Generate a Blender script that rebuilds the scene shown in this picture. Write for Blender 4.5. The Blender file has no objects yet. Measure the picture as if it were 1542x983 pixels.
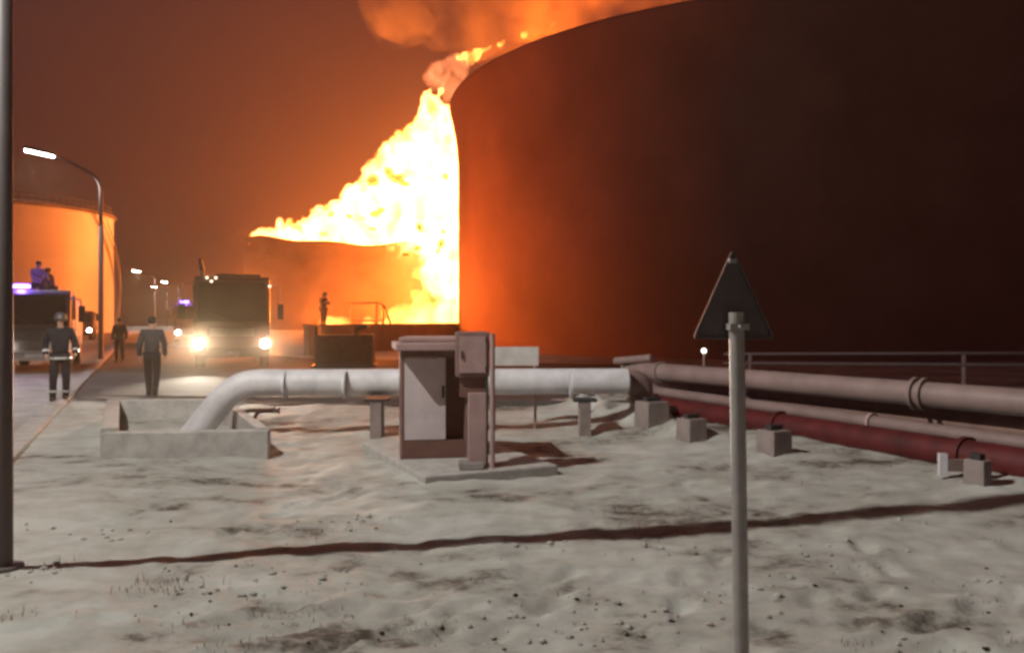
import bpy, bmesh, math, random
import numpy as np
from mathutils import Vector, Matrix, Euler, noise as mnoise

random.seed(7)
SC = bpy.context.scene
COL = SC.collection
PI = math.pi

# ------------------------------------------------------------------ camera
F, HZ, CAMH = 1200.0, 480.0, 1.7
cam_d = bpy.data.cameras.new('camera')
cam = bpy.data.objects.new('camera', cam_d); COL.objects.link(cam)
cam.location = (0, 0, CAMH); cam.rotation_euler = (PI / 2, 0, 0)
cam_d.sensor_width = 36.0; cam_d.lens = F / 1542 * 36.0
cam_d.shift_y = -0.0074
cam_d.clip_start = 0.05; cam_d.clip_end = 5000
SC.camera = cam

# ------------------------------------------------------------------ world: night sky with smoke glow
W = bpy.data.worlds.new('World'); SC.world = W; W.use_nodes = True
wn, wl = W.node_tree.nodes, W.node_tree.links
bg = wn['Background']
skyt = wn.new('ShaderNodeTexSky'); skyt.sky_type = 'NISHITA'; skyt.sun_disc = False
skyt.sun_elevation = math.radians(-4); skyt.sun_rotation = math.radians(200)
mixw = wn.new('ShaderNodeMix'); mixw.data_type = 'RGBA'; mixw.blend_type = 'ADD'
mixw.inputs[0].default_value = 1.0
wl.new(skyt.outputs[0], mixw.inputs[6])
mixw.inputs[7].default_value = (0.44, 0.17, 0.19, 1)      # smoke-covered night sky over the town
wl.new(mixw.outputs[2], bg.inputs[0]); bg.inputs[1].default_value = 0.1

# ------------------------------------------------------------------ render settings
SC.view_settings.view_transform = 'Standard'; SC.view_settings.look = 'None'
SC.view_settings.exposure = 0.0; SC.view_settings.gamma = 1.0
cy = SC.cycles
SC.render.engine = 'CYCLES'
cy.use_denoising = True
try: cy.denoiser = 'OPENIMAGEDENOISE'
except Exception: pass
cy.max_bounces = 4; cy.diffuse_bounces = 2; cy.glossy_bounces = 2; cy.transmission_bounces = 2
cy.volume_bounces = 0; cy.transparent_max_bounces = 8
cy.sample_clamp_indirect = 4.0; cy.sample_clamp_direct = 0.0
cy.caustics_reflective = False; cy.caustics_refractive = False
cy.volume_max_steps = 220
cy.pixel_filter_type = 'BLACKMAN_HARRIS'; cy.filter_width = 3.0
cy.use_light_tree = True

FIRE_COL = (1.0, 0.185, 0.016)

# ------------------------------------------------------------------ helpers
def P(px, py, d):
    """point at depth d metres that the photograph shows at (px, py)"""
    return Vector(((px - 771) / F * d, d, CAMH + (HZ - py) / F * d))

U = Vector((-0.42, 0.907, 0)).normalized()      # along the road, away
V = Vector((0.907, 0.42, 0)).normalized()       # across it, to the right
K0 = Vector((-8.97, 15.7, 0))                   # a point on the kerb
UANG = math.atan2(V.y, V.x)
def RD(s, t, z=0.0):
    p = K0 + U * s + V * t
    return Vector((p.x, p.y, z))

def tag(o, label=None, cat=None, group=None, kind=None):
    if label: o['label'] = label
    if cat: o['category'] = cat
    if group: o['group'] = group
    if kind: o['kind'] = kind
    return o

def thing(name, loc, rz, label, cat, group=None):
    o = bpy.data.objects.new(name, None); COL.objects.link(o)
    o.location = loc; o.rotation_euler = (0, 0, rz); o.empty_display_size = 0.2
    return tag(o, label, cat, group)

def copy_tree(o, parent=None):
    c = o.copy(); COL.objects.link(c)
    if parent is not None: c.parent = parent
    for ch in list(o.children): copy_tree(ch, c)
    return c

class MB:
    def __init__(self): self.v = []; self.f = []; self.sm = []
    def add(self, vs, fs, smooth=False):
        n = len(self.v); self.v += [tuple(p) for p in vs]
        self.f += [tuple(i + n for i in q) for q in fs]; self.sm += [smooth] * len(fs)
        return self
    def box(self, c, s, rz=0.0, taper=1.0, rx=0.0):
        M = Matrix.Rotation(rz, 4, 'Z') @ Matrix.Rotation(rx, 4, 'X')
        vs = []
        for k in (-1, 1):
            t = taper if k > 0 else 1.0
            for a, b in ((-1, -1), (1, -1), (1, 1), (-1, 1)):
                vs.append(Vector(c) + M @ Vector((a * s[0] / 2 * t, b * s[1] / 2 * t, k * s[2] / 2)))
        return self.add(vs, [(3, 2, 1, 0), (4, 5, 6, 7), (0, 1, 5, 4), (1, 2, 6, 5), (2, 3, 7, 6), (3, 0, 4, 7)])
    def prism(self, poly, x0, x1, axis='X'):
        """extrude a (a,b) polygon along an axis; X: poly=(y,z); Z: poly=(x,y); Y: poly=(x,z)"""
        n = len(poly); vs = []
        for x in (x0, x1):
            for a, b in poly:
                vs.append((x, a, b) if axis == 'X' else ((a, b, x) if axis == 'Z' else (a, x, b)))
        fs = [tuple(range(n)), tuple(range(2 * n - 1, n - 1, -1))]
        for i in range(n):
            j = (i + 1) % n; fs.append((i, i + n, j + n, j))
        return self.add(vs, fs)
    def tube(self, pts, r, n=12, caps=True):
        pts = [Vector(p) for p in pts]; m = len(pts)
        rs = r if isinstance(r, (list, tuple)) else [r] * m
        up = None; vs = []
        for i, p in enumerate(pts):
            d = (pts[min(i + 1, m - 1)] - pts[max(i - 1, 0)]).normalized()
            if up is None:
                up = Vector((0, 0, 1)) if abs(d.z) < 0.9 else Vector((0, 1, 0))
            a = d.cross(up)
            if a.length < 1e-4: a = d.cross(Vector((1, 0, 0)))
            a.normalize(); b = a.cross(d).normalized(); up = b
            for k in range(n):
                t = 2 * PI * k / n
                vs.append(p + (a * math.cos(t) + b * math.sin(t)) * rs[i])
        fs = []
        for i in range(m - 1):
            for k in range(n):
                k2 = (k + 1) % n
                fs.append((i * n + k, i * n + k2, (i + 1) * n + k2, (i + 1) * n + k))
        self.add(vs, fs, True)
        if caps:
            self.add(vs[:n], [tuple(range(n - 1, -1, -1))]); self.add(vs[-n:], [tuple(range(n))])
        return self
    def lathe(self, prof, c=(0, 0, 0), n=24, sq=(1, 1), smooth=True, a0=0.0, a1=2 * PI):
        full = abs(a1 - a0 - 2 * PI) < 1e-6
        m = n if full else n + 1; vs = []
        for r, z in prof:
            for k in range(m):
                t = a0 + (a1 - a0) * k / n
                vs.append((c[0] + r * math.cos(t) * sq[0], c[1] + r * math.sin(t) * sq[1], c[2] + z))
        fs = []
        for i in range(len(prof) - 1):
            for k in range(n):
                k2 = (k + 1) % m
                fs.append((i * m + k, i * m + k2, (i + 1) * m + k2, (i + 1) * m + k))
        return self.add(vs, fs, smooth)
    def ball(self, c, r, n=10, sc=(1, 1, 1)):
        prof = [(max(r * math.sin(PI * i / n), 1e-4), -r * math.cos(PI * i / n) * sc[2]) for i in range(n + 1)]
        return self.lathe(prof, c, n * 2, (sc[0], sc[1]))
    def build(self, name, mat, parent=None, loc=None, bevel=0.0, shade=None):
        me = bpy.data.meshes.new(name); me.from_pydata(self.v, [], self.f)
        if mat: me.materials.append(mat)
        if bevel:
            bm = bmesh.new(); bm.from_mesh(me)
            bmesh.ops.remove_doubles(bm, verts=bm.verts, dist=1e-5)
            ed = [e for e in bm.edges if len(e.link_faces) == 2 and e.calc_face_angle(0) > 0.5]
            bmesh.ops.bevel(bm, geom=ed, offset=bevel, segments=2, affect='EDGES', profile=0.7)
            bmesh.ops.recalc_face_normals(bm, faces=bm.faces)
            bm.to_mesh(me); bm.free()
            me.polygons.foreach_set('use_smooth', [False] * len(me.polygons))
        else:
            bm = bmesh.new(); bm.from_mesh(me); bmesh.ops.recalc_face_normals(bm, faces=bm.faces)
            bm.to_mesh(me); bm.free()
            if len(me.polygons) == len(self.sm): me.polygons.foreach_set('use_smooth', self.sm)
        o = bpy.data.objects.new(name, me); COL.objects.link(o)
        if parent is not None: o.parent = parent
        if loc is not None: o.location = loc
        return o

# ------------------------------------------------------------------ materials
MATS = {}
def mat(name, col, rough=0.6, metal=0.0, var=0.15, scale=4.0, bump=0.0, bscale=30.0, spec=0.5, col2=None, detail=6):
    if name in MATS: return MATS[name]
    m = bpy.data.materials.new(name); m.use_nodes = True; MATS[name] = m
    n, l = m.node_tree.nodes, m.node_tree.links
    b = n['Principled BSDF']
    tc = n.new('ShaderNodeTexCoord')
    nz = n.new('ShaderNodeTexNoise'); nz.inputs['Scale'].default_value = scale
    nz.inputs['Detail'].default_value = detail; nz.inputs['Roughness'].default_value = 0.6
    l.new(tc.outputs['Object'], nz.inputs['Vector'])
    rp = n.new('ShaderNodeValToRGB'); rp.color_ramp.elements[0].position = 0.3; rp.color_ramp.elements[1].position = 0.7
    c2 = col2 or [c * (1 - var * 2) for c in col]
    rp.color_ramp.elements[0].color = (*c2, 1); rp.color_ramp.elements[1].color = (*[min(1, c * (1 + var * .5)) for c in col], 1)
    l.new(nz.outputs['Fac'], rp.inputs['Fac']); l.new(rp.outputs['Color'], b.inputs['Base Color'])
    b.inputs['Roughness'].default_value = rough; b.inputs['Metallic'].default_value = metal
    b.inputs['Specular IOR Level'].default_value = spec
    if bump:
        n2 = n.new('ShaderNodeTexNoise'); n2.inputs['Scale'].default_value = bscale; n2.inputs['Detail'].default_value = 5
        l.new(tc.outputs['Object'], n2.inputs['Vector'])
        bp = n.new('ShaderNodeBump'); bp.inputs['Strength'].default_value = bump; bp.inputs['Distance'].default_value = 0.02
        l.new(n2.outputs['Fac'], bp.inputs['Height']); l.new(bp.outputs['Normal'], b.inputs['Normal'])
    return m

def emit(name, col, strength):
    if name in MATS: return MATS[name]
    m = bpy.data.materials.new(name); m.use_nodes = True; MATS[name] = m
    n, l = m.node_tree.nodes, m.node_tree.links
    b = n['Principled BSDF']; b.inputs['Base Color'].default_value = (*col, 1)
    b.inputs['Emission Color'].default_value = (*col, 1); b.inputs['Emission Strength'].default_value = strength
    return m

def glass(name, col=(0.02, 0.022, 0.025)):
    m = mat(name, col, rough=0.08, var=0.05, spec=0.6); return m

M_conc = mat('concrete', (0.33, 0.27, 0.25), 0.9, var=0.18, scale=3, bump=0.4, bscale=40)
M_snowconc = mat('snowy_concrete', (0.52, 0.50, 0.47), 0.85, var=0.15, scale=5, bump=0.3, bscale=25)
M_white = mat('white_jacket_paint', (0.76, 0.75, 0.77), 0.5, var=0.14, scale=3.5, bump=0.12, bscale=14, detail=10)
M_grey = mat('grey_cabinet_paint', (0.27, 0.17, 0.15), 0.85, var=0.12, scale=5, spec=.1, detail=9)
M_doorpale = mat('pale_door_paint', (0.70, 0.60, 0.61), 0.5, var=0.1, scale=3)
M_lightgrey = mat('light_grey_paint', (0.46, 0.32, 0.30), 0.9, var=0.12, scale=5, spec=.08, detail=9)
M_galv = mat('galvanised_steel', (0.42, 0.40, 0.38), 0.45, metal=0.35, var=0.12, scale=9)
M_darksteel = mat('dark_steel', (0.06, 0.055, 0.055), 0.5, metal=0.3, var=0.1)
M_red = mat('red_pipe_paint', (0.11, 0.010, 0.010), 0.65, var=0.3, scale=3)
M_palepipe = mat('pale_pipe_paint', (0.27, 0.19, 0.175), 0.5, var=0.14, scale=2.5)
M_rubber = mat('tyre_rubber', (0.02, 0.02, 0.02), 0.85, var=0.1)
M_chrome = mat('rim_steel', (0.35, 0.35, 0.36), 0.35, metal=0.6, var=0.1)
M_glass = glass('dark_glass')
M_black = mat('black_plastic', (0.02, 0.02, 0.022), 0.6, var=0.1)
M_firered = mat('fire_engine_red', (0.07, 0.016, 0.014), 0.35, var=0.06)
M_cabwhite = mat('cab_grey_paint', (0.11, 0.10, 0.105), 0.4, var=0.06)
M_skin = mat('skin', (0.42, 0.25, 0.18), 0.55, var=0.06)
M_soil = mat('bare_wet_soil', (0.050, 0.033, 0.024), 0.95, var=0.3, scale=6, bump=0.8, bscale=25)
M_asph = mat('trodden_asphalt', (0.10, 0.085, 0.075), 0.9, var=0.25, scale=1.2, bump=0.5, bscale=20, col2=(0.055, 0.045, 0.04))
M_lamp = emit('lamp_lens', (1.0, 0.95, 0.86), 60)
M_head = emit('headlight_lens', (1.0, 0.93, 0.78), 40)
M_blue = emit('blue_beacon', (0.22, 0.12, 1.0), 14)

# snow with bare patches
def make_snow():
    m = bpy.data.materials.new('trampled_snow'); m.use_nodes = True
    n, l = m.node_tree.nodes, m.node_tree.links; b = n['Principled BSDF']
    tc = n.new('ShaderNodeTexCoord')
    def nz(scale, detail, rough=0.6, sx=1.0):
        mp = n.new('ShaderNodeMapping'); mp.inputs['Scale'].default_value = (sx, 1, 1)
        l.new(tc.outputs['Object'], mp.inputs['Vector'])
        t = n.new('ShaderNodeTexNoise'); t.inputs['Scale'].default_value = scale
        t.inputs['Detail'].default_value = detail; t.inputs['Roughness'].default_value = rough
        l.new(mp.outputs[0], t.inputs['Vector']); return t
    big = nz(0.55, 8, 0.62, 0.7); fine = nz(3.4, 10, 0.74, 0.7)
    add = n.new('ShaderNodeMath'); add.operation = 'MULTIPLY_ADD'
    l.new(fine.outputs['Fac'], add.inputs[0]); add.inputs[1].default_value = 0.75; l.new(big.outputs['Fac'], add.inputs[2])
    atn = n.new('ShaderNodeAttribute'); atn.attribute_name = 'bare'
    sb = n.new('ShaderNodeMath'); sb.operation = 'MULTIPLY_ADD'; l.new(atn.outputs['Fac'], sb.inputs[0]); sb.inputs[1].default_value = -0.10; l.new(add.outputs[0], sb.inputs[2])
    r = n.new('ShaderNodeValToRGB')
    e = r.color_ramp.elements
    e[0].position = 0.68; e[0].color = (0.11, 0.09, 0.072, 1)
    e[1].position = 0.79; e[1].color = (0.41, 0.40, 0.355, 1)
    e2 = e.new(1.02) if False else e.new(1.0); e2.color = (0.57, 0.58, 0.535, 1)
    l.new(sb.outputs[0], r.inputs['Fac']); l.new(r.outputs['Color'], b.inputs['Base Color'])
    b.inputs['Roughness'].default_value = 0.75; b.inputs['Specular IOR Level'].default_value = 0.25
    bp = n.new('ShaderNodeBump'); bp.inputs['Strength'].default_value = 0.8; bp.inputs['Distance'].default_value = 0.035
    l.new(add.outputs[0], bp.inputs['Height']); l.new(bp.outputs['Normal'], b.inputs['Normal'])
    return m
M_snow = make_snow()

# ------------------------------------------------------------------ ground
def g0(px, py):
    d = CAMH * F / (py - HZ); return Vector(((px - 771) / F * d, d, 0))
# trodden prints in the snow: short rows of dents
FP_ = []
_r = random.Random(5)
for x0, y0, x1, y1, n in ((1180, 985, 1330, 830, 8), (1420, 975, 1560, 880, 7), (60, 940, 520, 900, 11), (640, 985, 900, 860, 9), (330, 800, 560, 730, 7), (880, 790, 1060, 700, 7), (300, 985, 620, 930, 8), (1000, 900, 1080, 840, 3), (140, 780, 330, 760, 5)):
    a, c = g0(x0, y0), g0(x1, y1); d = (c - a).normalized()
    for i in range(n):
        p = a.lerp(c, i / (n - 1)); sd = Vector((-d.y, d.x, 0)) * (.11 if i % 2 else -.11)
        q = p + sd + Vector((_r.gauss(0, .06), _r.gauss(0, .06), 0)); an = math.atan2(d.y, d.x) + _r.gauss(0, .25)
        FP_.append((q.x, q.y, math.cos(an), math.sin(an), _r.uniform(.018, .04)))
def prints(x, y):
    h = 0.0
    for px, py, ca, sa, dp in FP_:
        dx, dy = x - px, y - py
        if abs(dx) > .4 or abs(dy) > .4: continue
        u, w = dx * ca + dy * sa, -dx * sa + dy * ca
        r2 = (u / .15) ** 2 + (w / .07) ** 2
        h -= dp * math.exp(-r2 * r2); h += .35 * dp * math.exp(-(math.sqrt(r2) - 1.5) ** 2 * 4)
    return h
def height(x, y):
    t = (x - K0.x) * V.x + (y - K0.y) * V.y
    if t < 0.05: return 0.0
    d = math.hypot(x, y)
    fade = max(0.0, min(1.0, (t - 0.05) / 1.5)) * max(0.0, min(1.0, (24 - d) / 8))
    if fade <= 0: return 0.0
    h = 0.052 * mnoise.fractal(Vector((x * .55, y * .55, 1.3)), 0.8, 2.0, 4)
    h += 0.019 * mnoise.fractal(Vector((x * 2.3, y * 2.3, 7.3)), 0.7, 2.1, 4)
    near = max(0.0, min(1.0, (8.0 - d) / 3.5))
    h += near * 0.020 * mnoise.fractal(Vector((x * 4.5, y * 5.5, 3.1)), 0.6, 2.1, 4)
    if d < 12: h += prints(x, y)
    # bank rising under the pipe rack
    e = (x - 3.6) * 0.907 + (y - 8.2) * 0.42
    h += 0.13 / (1 + math.exp(-e * 3.2))
    # broken low bank of snow below the far end of the rack
    w = Vector((x, y)) - Vector((1.22, 14.8)); dn = Vector((1.38, -3.95)).normalized(); a = w.dot(dn); c = w.x * dn.y - w.y * dn.x
    if -.8 < a < 4.6: h += 0.30 * math.exp(-(c / .28) ** 2) * max(0, .5 + mnoise.noise(Vector((x * 2.2, y * 2.2, 5)))) * min(1, (a + .8), (4.6 - a))
    return h * fade

def ground_mesh():
    def axis(a, b, step, lo, hi):
        core = list(np.arange(a, b + 1e-6, step)); up = []; s = step; x = core[-1]
        while x < hi: s *= 1.22; x += s; up.append(x)
        dn = []; s = step; x = core[0]
        while x > lo: s *= 1.22; x -= s; dn.append(x)
        return dn[::-1] + core + up
    xs = axis(-7.0, 9.0, 0.05, -760, 760); ys = axis(3.0, 14.0, 0.05, -300, 760)
    vs = []; nx = len(xs)
    for y in ys:
        for x in xs: vs.append((x, y, height(x, y)))
    fs = [(j * nx + i, j * nx + i + 1, (j + 1) * nx + i + 1, (j + 1) * nx + i) for j in range(len(ys) - 1) for i in range(nx - 1)]
    b = MB(); b.add(vs, fs, True)
    o = b.build('ground', M_snow)
    spots = [(g0(x, y), w, k) for x, y, w, k in ((430, 918, .30, 1), (520, 945, .22, .8), (240, 880, .20, 1.1), (60, 905, .20, .9), (10, 935, .12, 1), (265, 945, .16, .9), (620, 960, .22, 1), (1000, 950, .2, .5), (940, 770, .35, .8),
             (1040, 790, .3, .7), (1500, 790, .8, 1.0), (1480, 840, .35, .5), (1290, 700, .7, .9), (1200, 740, .6, .6), (230, 770, .3, .7), (330, 790, .35, .6), (480, 790, .3, .5), (700, 760, .5, .5), (850, 900, .4, .5), (1480, 940, .2, .8), (1380, 930, .2, .6),
             (420, 700, .8, .5), (900, 660, 1.2, .9), (700, 870, .3, .4), (60, 760, .4, .4), (1050, 880, .3, .5))]
    at = o.data.attributes.new('bare', 'FLOAT', 'POINT'); val = np.zeros(len(vs), dtype=np.float32); A = np.array(vs)
    for p, w, k in spots:
        d2 = ((A[:, 0] - p.x) / (w * 1.5)) ** 2 + ((A[:, 1] - p.y) / w) ** 2
        val += k * np.exp(-d2)
    at.data.foreach_set('value', val); tag(o, 'trampled dirty snow ground with bare patches', kind='structure')
ground_mesh()

# road, yard
def sheet(name, pts, z, m, label):
    b = MB(); b.add([(p[0], p[1], z) for p in pts], [tuple(range(len(pts)))]); o = b.build(name, m)
    return tag(o, label, kind='structure')
M_road = mat('snowy_road', (0.42, 0.39, 0.36), 0.7, var=0.2, scale=1.4, bump=0.5, bscale=12, col2=(0.24, 0.215, 0.19))
sheet('road', [RD(-14, -10), RD(-14, -.16), RD(160, -.16), RD(160, -10)], 0.004, M_road, 'road packed with thin dirty snow')
def yard():
    # dark trodden yard between the kerb and the bund, ragged edge towards the snow
    near = []
    for i in range(41):
        x = -9.2 + i * (14.5) / 40
        y = 16.2 - 0.10 * (x + 9) + 0.9 * mnoise.noise(Vector((x * .5, 1, 2))) + .35 * mnoise.noise(Vector((x * 2, 4, 2)))
        near.append(Vector((x, y, 0)))
    far = [Vector((5.3, 29.0, 0)), Vector((-9.0, 34.5, 0)), RD(48, 0.16), RD(30, .16), RD(12, .16), RD(2.2, .16)]
    b = MB(); pts = near + far
    b.add([(p.x, p.y, 0.012 + max(0, height(p.x, p.y))) for p in pts], [tuple(range(len(pts)))])
    o = b.build('yard', M_asph); tag(o, 'dark trodden yard beside the road', kind='structure')
yard()

# kerb: one stone per metre
def kerb():
    root = thing('kerb', RD(-8, 0), UANG, 'low concrete kerb of single stones along the snowy road', 'kerb')
    b = MB().box((0, 0, -.03), (0.3, 0.985, 0.20)); o = b.build('kerb_stone', M_snowconc, root, bevel=0.02)
    for i in range(48):
        c = o if i == 0 else o.copy()
        if i: COL.objects.link(c); c.parent = root
        c.location = (random.uniform(-.008, .008), i * 1.0, random.uniform(-.008, .008))
    b = MB().box((0, 40 + 40 + 8, -.03), (0.3, 80, 0.20)); r = b.build('far_kerb', M_snowconc, root); r['kind'] = 'stuff'
kerb()

# ------------------------------------------------------------------ tanks
def tank(name, c, R, H, label, shell_mat, rim_w=0.6, sag=None, rail=True, courses=7, n=160):
    root = thing(name, (c[0], c[1], 0), 0, label, 'storage tank')
    prof = [(R, H * i / 24) for i in range(25)]
    for i in range(0):
        z0, z1 = H * i / courses, H * (i + 1) / courses
        pass
    prof.append((R - .02, H))
    b = MB(); b.lathe(prof, n=n)
    if sag:
        b.v = [(x, y, z if z < H * .45 else z - sag(math.atan2(y, x)) * ((z - H * .45) / (H * .55)) ** 1.5) for x, y, z in b.v]
    sh = b.build('shell', shell_mat, root)
    at = sh.data.attributes.new('plate', 'FLOAT', 'FACE'); rp = random.Random(int(R * 10)); tone = {}
    vals = []
    for p in sh.data.polygons:
        c_ = p.center; cr = min(courses - 1, int(c_.z / H * courses)); k = int((math.atan2(c_.y, c_.x) + PI + (cr % 2) * .15) / (2 * PI) * 2 * PI * R / 6.0)
        vals.append(tone.setdefault((cr, k), rp.uniform(.95, 1.02)))
    at.data.foreach_set('value', vals)
    b = MB()
    for i in range(1, courses):
        z = H * i / courses
        if not (sag and z > H * .5): b.lathe([(R - .01, z - .02), (R + .012, z), (R - .01, z + .02)], n=n)
    b.build('weld_seam', shell_mat, root)
    if rim_w:
        b = MB(); b.lathe([(R + .004 + rim_w * (i / 14) ** 2.2, H - 4.5 + 4.4 * i / 14) for i in range(15)], n=n); b.lathe([(R + rim_w + .004, H - .1), (R + rim_w, H + .02), (R - .3, H + .04)], n=n, smooth=False)
        b.build('wind_girder', shell_mat, root)
    return root
M_bigtank = mat('dark_tank_paint', (0.42, 0.24, 0.19), 0.75, var=0.12, scale=.25, bump=0.1, bscale=1.5, spec=.3)
M_lefttank = mat('white_tank_paint', (0.78, 0.75, 0.68), 0.38, var=0.05, scale=.2)
M_burnt = mat('scorched_tank_steel', (0.20, 0.15, 0.12), 0.75, var=0.25, scale=.2)

def plated(m):
    n, l = m.node_tree.nodes, m.node_tree.links; b = n['Principled BSDF']; src = b.inputs['Base Color'].links[0].from_socket
    a = n.new('ShaderNodeAttribute'); a.attribute_name = 'plate'
    vm = n.new('ShaderNodeVectorMath'); vm.operation = 'MULTIPLY'; l.new(src, vm.inputs[0])
    mx = n.new('ShaderNodeMath'); mx.operation = 'ADD'; l.new(a.outputs['Fac'], mx.inputs[0])
    lt = n.new('ShaderNodeMath'); lt.operation = 'LESS_THAN'; l.new(a.outputs['Fac'], lt.inputs[0]); lt.inputs[1].default_value = .01
    l.new(lt.outputs[0], mx.inputs[1]); l.new(mx.outputs[0], vm.inputs[1]); l.new(vm.outputs[0], b.inputs['Base Color'])
plated(M_bigtank); plated(M_lefttank)
BT = tank('storage_tank', (16.46, 51.7), 19.9, 15.0, 'huge dark storage tank filling the right half above the pipes', M_bigtank, 0.55)
b = MB(); b.lathe([(19.9, 15.02), (15, 15.5), (8, 15.9), (.05, 16.1)], n=96); b.build('roof', M_bigtank, BT)

LT = tank('storage_tank', (-62.6, 97.3), 12.5, 14.7, 'smaller white tank at the far left glowing orange in the firelight', M_lefttank, 0.0)
b = MB(); b.lathe([(12.55, 14.35), (12.85, 14.5), (12.85, 14.7), (12.4, 14.72)], n=128); b.build('rim', M_burnt, LT)
b = MB(); b.lathe([(12.4, 14.73), (8, 15.5), (3, 15.9), (.05, 16)], n=96); b.build('roof', M_lefttank, LT)
a_cam = math.atan2(-97.3, 62.6)
def spiral(R, n, a0, a1, z0, z1):
    return [(R * math.cos(a0 + (a1 - a0) * i / n), R * math.sin(a0 + (a1 - a0) * i / n), z0 + (z1 - z0) * i / n) for i in range(n + 1)]
b = MB()
for w, dz in ((12.6, 0), (13.3, 0), (13.3, 1.0)): b.tube(spiral(w, 40, a_cam + .85, a_cam + 1.75, 14.5 + dz, .3 + dz), .06, 6)
b.build('stair_rail', M_galv, LT)
sp = spiral(12.95, 48, a_cam + .85, a_cam + 1.75, 14.5, .3); b = MB()
for p in sp: b.box(p, (.72, .28, .05), math.atan2(p[1], p[0]))
o = b.build('stair_tread', M_galv, LT); o['kind'] = 'stuff'
b = MB()
hr = [(12.3 * math.cos(a), 12.3 * math.sin(a)) for a in np.linspace(a_cam - .2, a_cam + 1.4, 24)]
for zz in (15.2, 15.7): b.tube([(x, y, zz) for x, y in hr], .045, 6)
for x, y in hr: b.tube([(x, y, 14.7), (x, y, 15.7)], .035, 6)
b.build('roof_railing', M_darksteel, LT)

def sagf(a):
    d = (a - math.atan2(-139, 27) + PI) % (2 * PI) - PI
    return 2.1 * math.exp(-(d / .75) ** 2) + 2.6 * math.exp(-((d - 1.0) / .3) ** 2) + .25 * math.sin(a * 9) * math.exp(-(d / 1.2) ** 2)
FT = tank('burning_tank', (-27.5, 139), 18.3, 15.2, 'burning storage tank with flames pouring over its buckled rim', M_burnt, 0.0, sag=sagf)

# ------------------------------------------------------------------ fire, smoke
def tex(name, size, depth=3):
    t = bpy.data.textures.new(name, 'CLOUDS'); t.noise_scale = size; t.noise_depth = depth; t.noise_basis = 'BLENDER_ORIGINAL'
    return t
def hull(name, ells, voxel, disp, material, loc=(0, 0, 0)):
    """union of ellipsoids, remeshed to one closed skin and ruffled"""
    bm = bmesh.new()
    for c, s, tilt in ells:
        M = Matrix.Translation(c) @ Euler(tilt).to_matrix().to_4x4() @ Matrix.Diagonal((*s, 1))
        bmesh.ops.create_icosphere(bm, subdivisions=3, radius=1, matrix=M)
    me = bpy.data.meshes.new(name + '_src'); bm.to_mesh(me); bm.free()
    o = bpy.data.objects.new(name + '_src', me); COL.objects.link(o)
    md = o.modifiers.new('r', 'REMESH'); md.mode = 'VOXEL'; md.voxel_size = voxel
    for i, (sz, st) in enumerate(disp):
        d = o.modifiers.new('d%d' % i, 'DISPLACE'); d.texture = tex('%s%d' % (name, i), sz); d.strength = st; d.mid_level = 0.5
        d.texture_coords = 'LOCAL'
    md = o.modifiers.new('r2', 'REMESH'); md.mode = 'VOXEL'; md.voxel_size = voxel
    dg = bpy.context.evaluated_depsgraph_get(); dg.update()
    nm = bpy.data.meshes.new_from_object(o.evaluated_get(dg)); nm.name = name
    bpy.data.objects.remove(o)
    nm.materials.clear(); nm.materials.append(material)
    no = bpy.data.objects.new(name, nm); COL.objects.link(no); no.location = loc
    return no

def smoke_mat(name, dens, scale, col=(.72, .58, .48)):
    m = bpy.data.materials.new(name); m.use_nodes = True
    n, l = m.node_tree.nodes, m.node_tree.links
    n.remove(n['Principled BSDF']); out = n['Material Output']
    tc = n.new('ShaderNodeTexCoord')
    nz = n.new('ShaderNodeTexNoise'); nz.inputs['Scale'].default_value = scale; nz.inputs['Detail'].default_value = 4
    l.new(tc.outputs['Object'], nz.inputs['Vector'])
    mr = n.new('ShaderNodeMapRange'); m.cycles.volume_step_rate = 0.2
    mr.inputs[1].default_value = .44; mr.inputs[2].default_value = .74
    mr.inputs[3].default_value = 0.0; mr.inputs[4].default_value = dens
    l.new(nz.outputs['Fac'], mr.inputs[0])
    pv = n.new('ShaderNodeVolumePrincipled'); pv.inputs['Color'].default_value = (*col, 1)
    l.new(mr.outputs[0], pv.inputs['Density']); l.new(pv.outputs[0], out.inputs['Volume'])
    return m

def flame_mat(name, strength, absorb, scale, lo=0.35, hi=0.62, col=(1.0, 0.36, 0.075)):
    m = bpy.data.materials.new(name); m.use_nodes = True
    n, l = m.node_tree.nodes, m.node_tree.links
    n.remove(n['Principled BSDF']); out = n['Material Output']
    tc = n.new('ShaderNodeTexCoord'); mp = n.new('ShaderNodeMapping'); mp.inputs['Scale'].default_value = (1, 1, .6)
    l.new(tc.outputs['Object'], mp.inputs['Vector'])
    nz = n.new('ShaderNodeTexNoise'); nz.inputs['Scale'].default_value = scale; nz.inputs['Detail'].default_value = 4.5; nz.inputs['Distortion'].default_value = 0.6
    m.cycles.volume_step_rate = 0.12
    l.new(mp.outputs[0], nz.inputs['Vector'])
    mr = n.new('ShaderNodeMapRange'); mr.inputs[1].default_value = lo; mr.inputs[2].default_value = hi
    mr.inputs[3].default_value = 0.06; mr.inputs[4].default_value = 1.0
    l.new(nz.outputs['Fac'], mr.inputs[0])
    ml = n.new('ShaderNodeMath'); ml.operation = 'MULTIPLY'; ml.inputs[1].default_value = strength
    l.new(mr.outputs[0], ml.inputs[0])
    em = n.new('ShaderNodeEmission'); em.inputs[0].default_value = (*col, 1); l.new(ml.outputs[0], em.inputs[1])
    ab = n.new('ShaderNodeVolumeAbsorption'); ab.inputs[0].default_value = (.2, .2, .2, 1); ab.inputs[1].default_value = absorb
    ad = n.new('ShaderNodeAddShader'); l.new(em.outputs[0], ad.inputs[0]); l.new(ab.outputs[0], ad.inputs[1])
    l.new(ad.outputs[0], out.inputs['Volume'])
    return m

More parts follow.
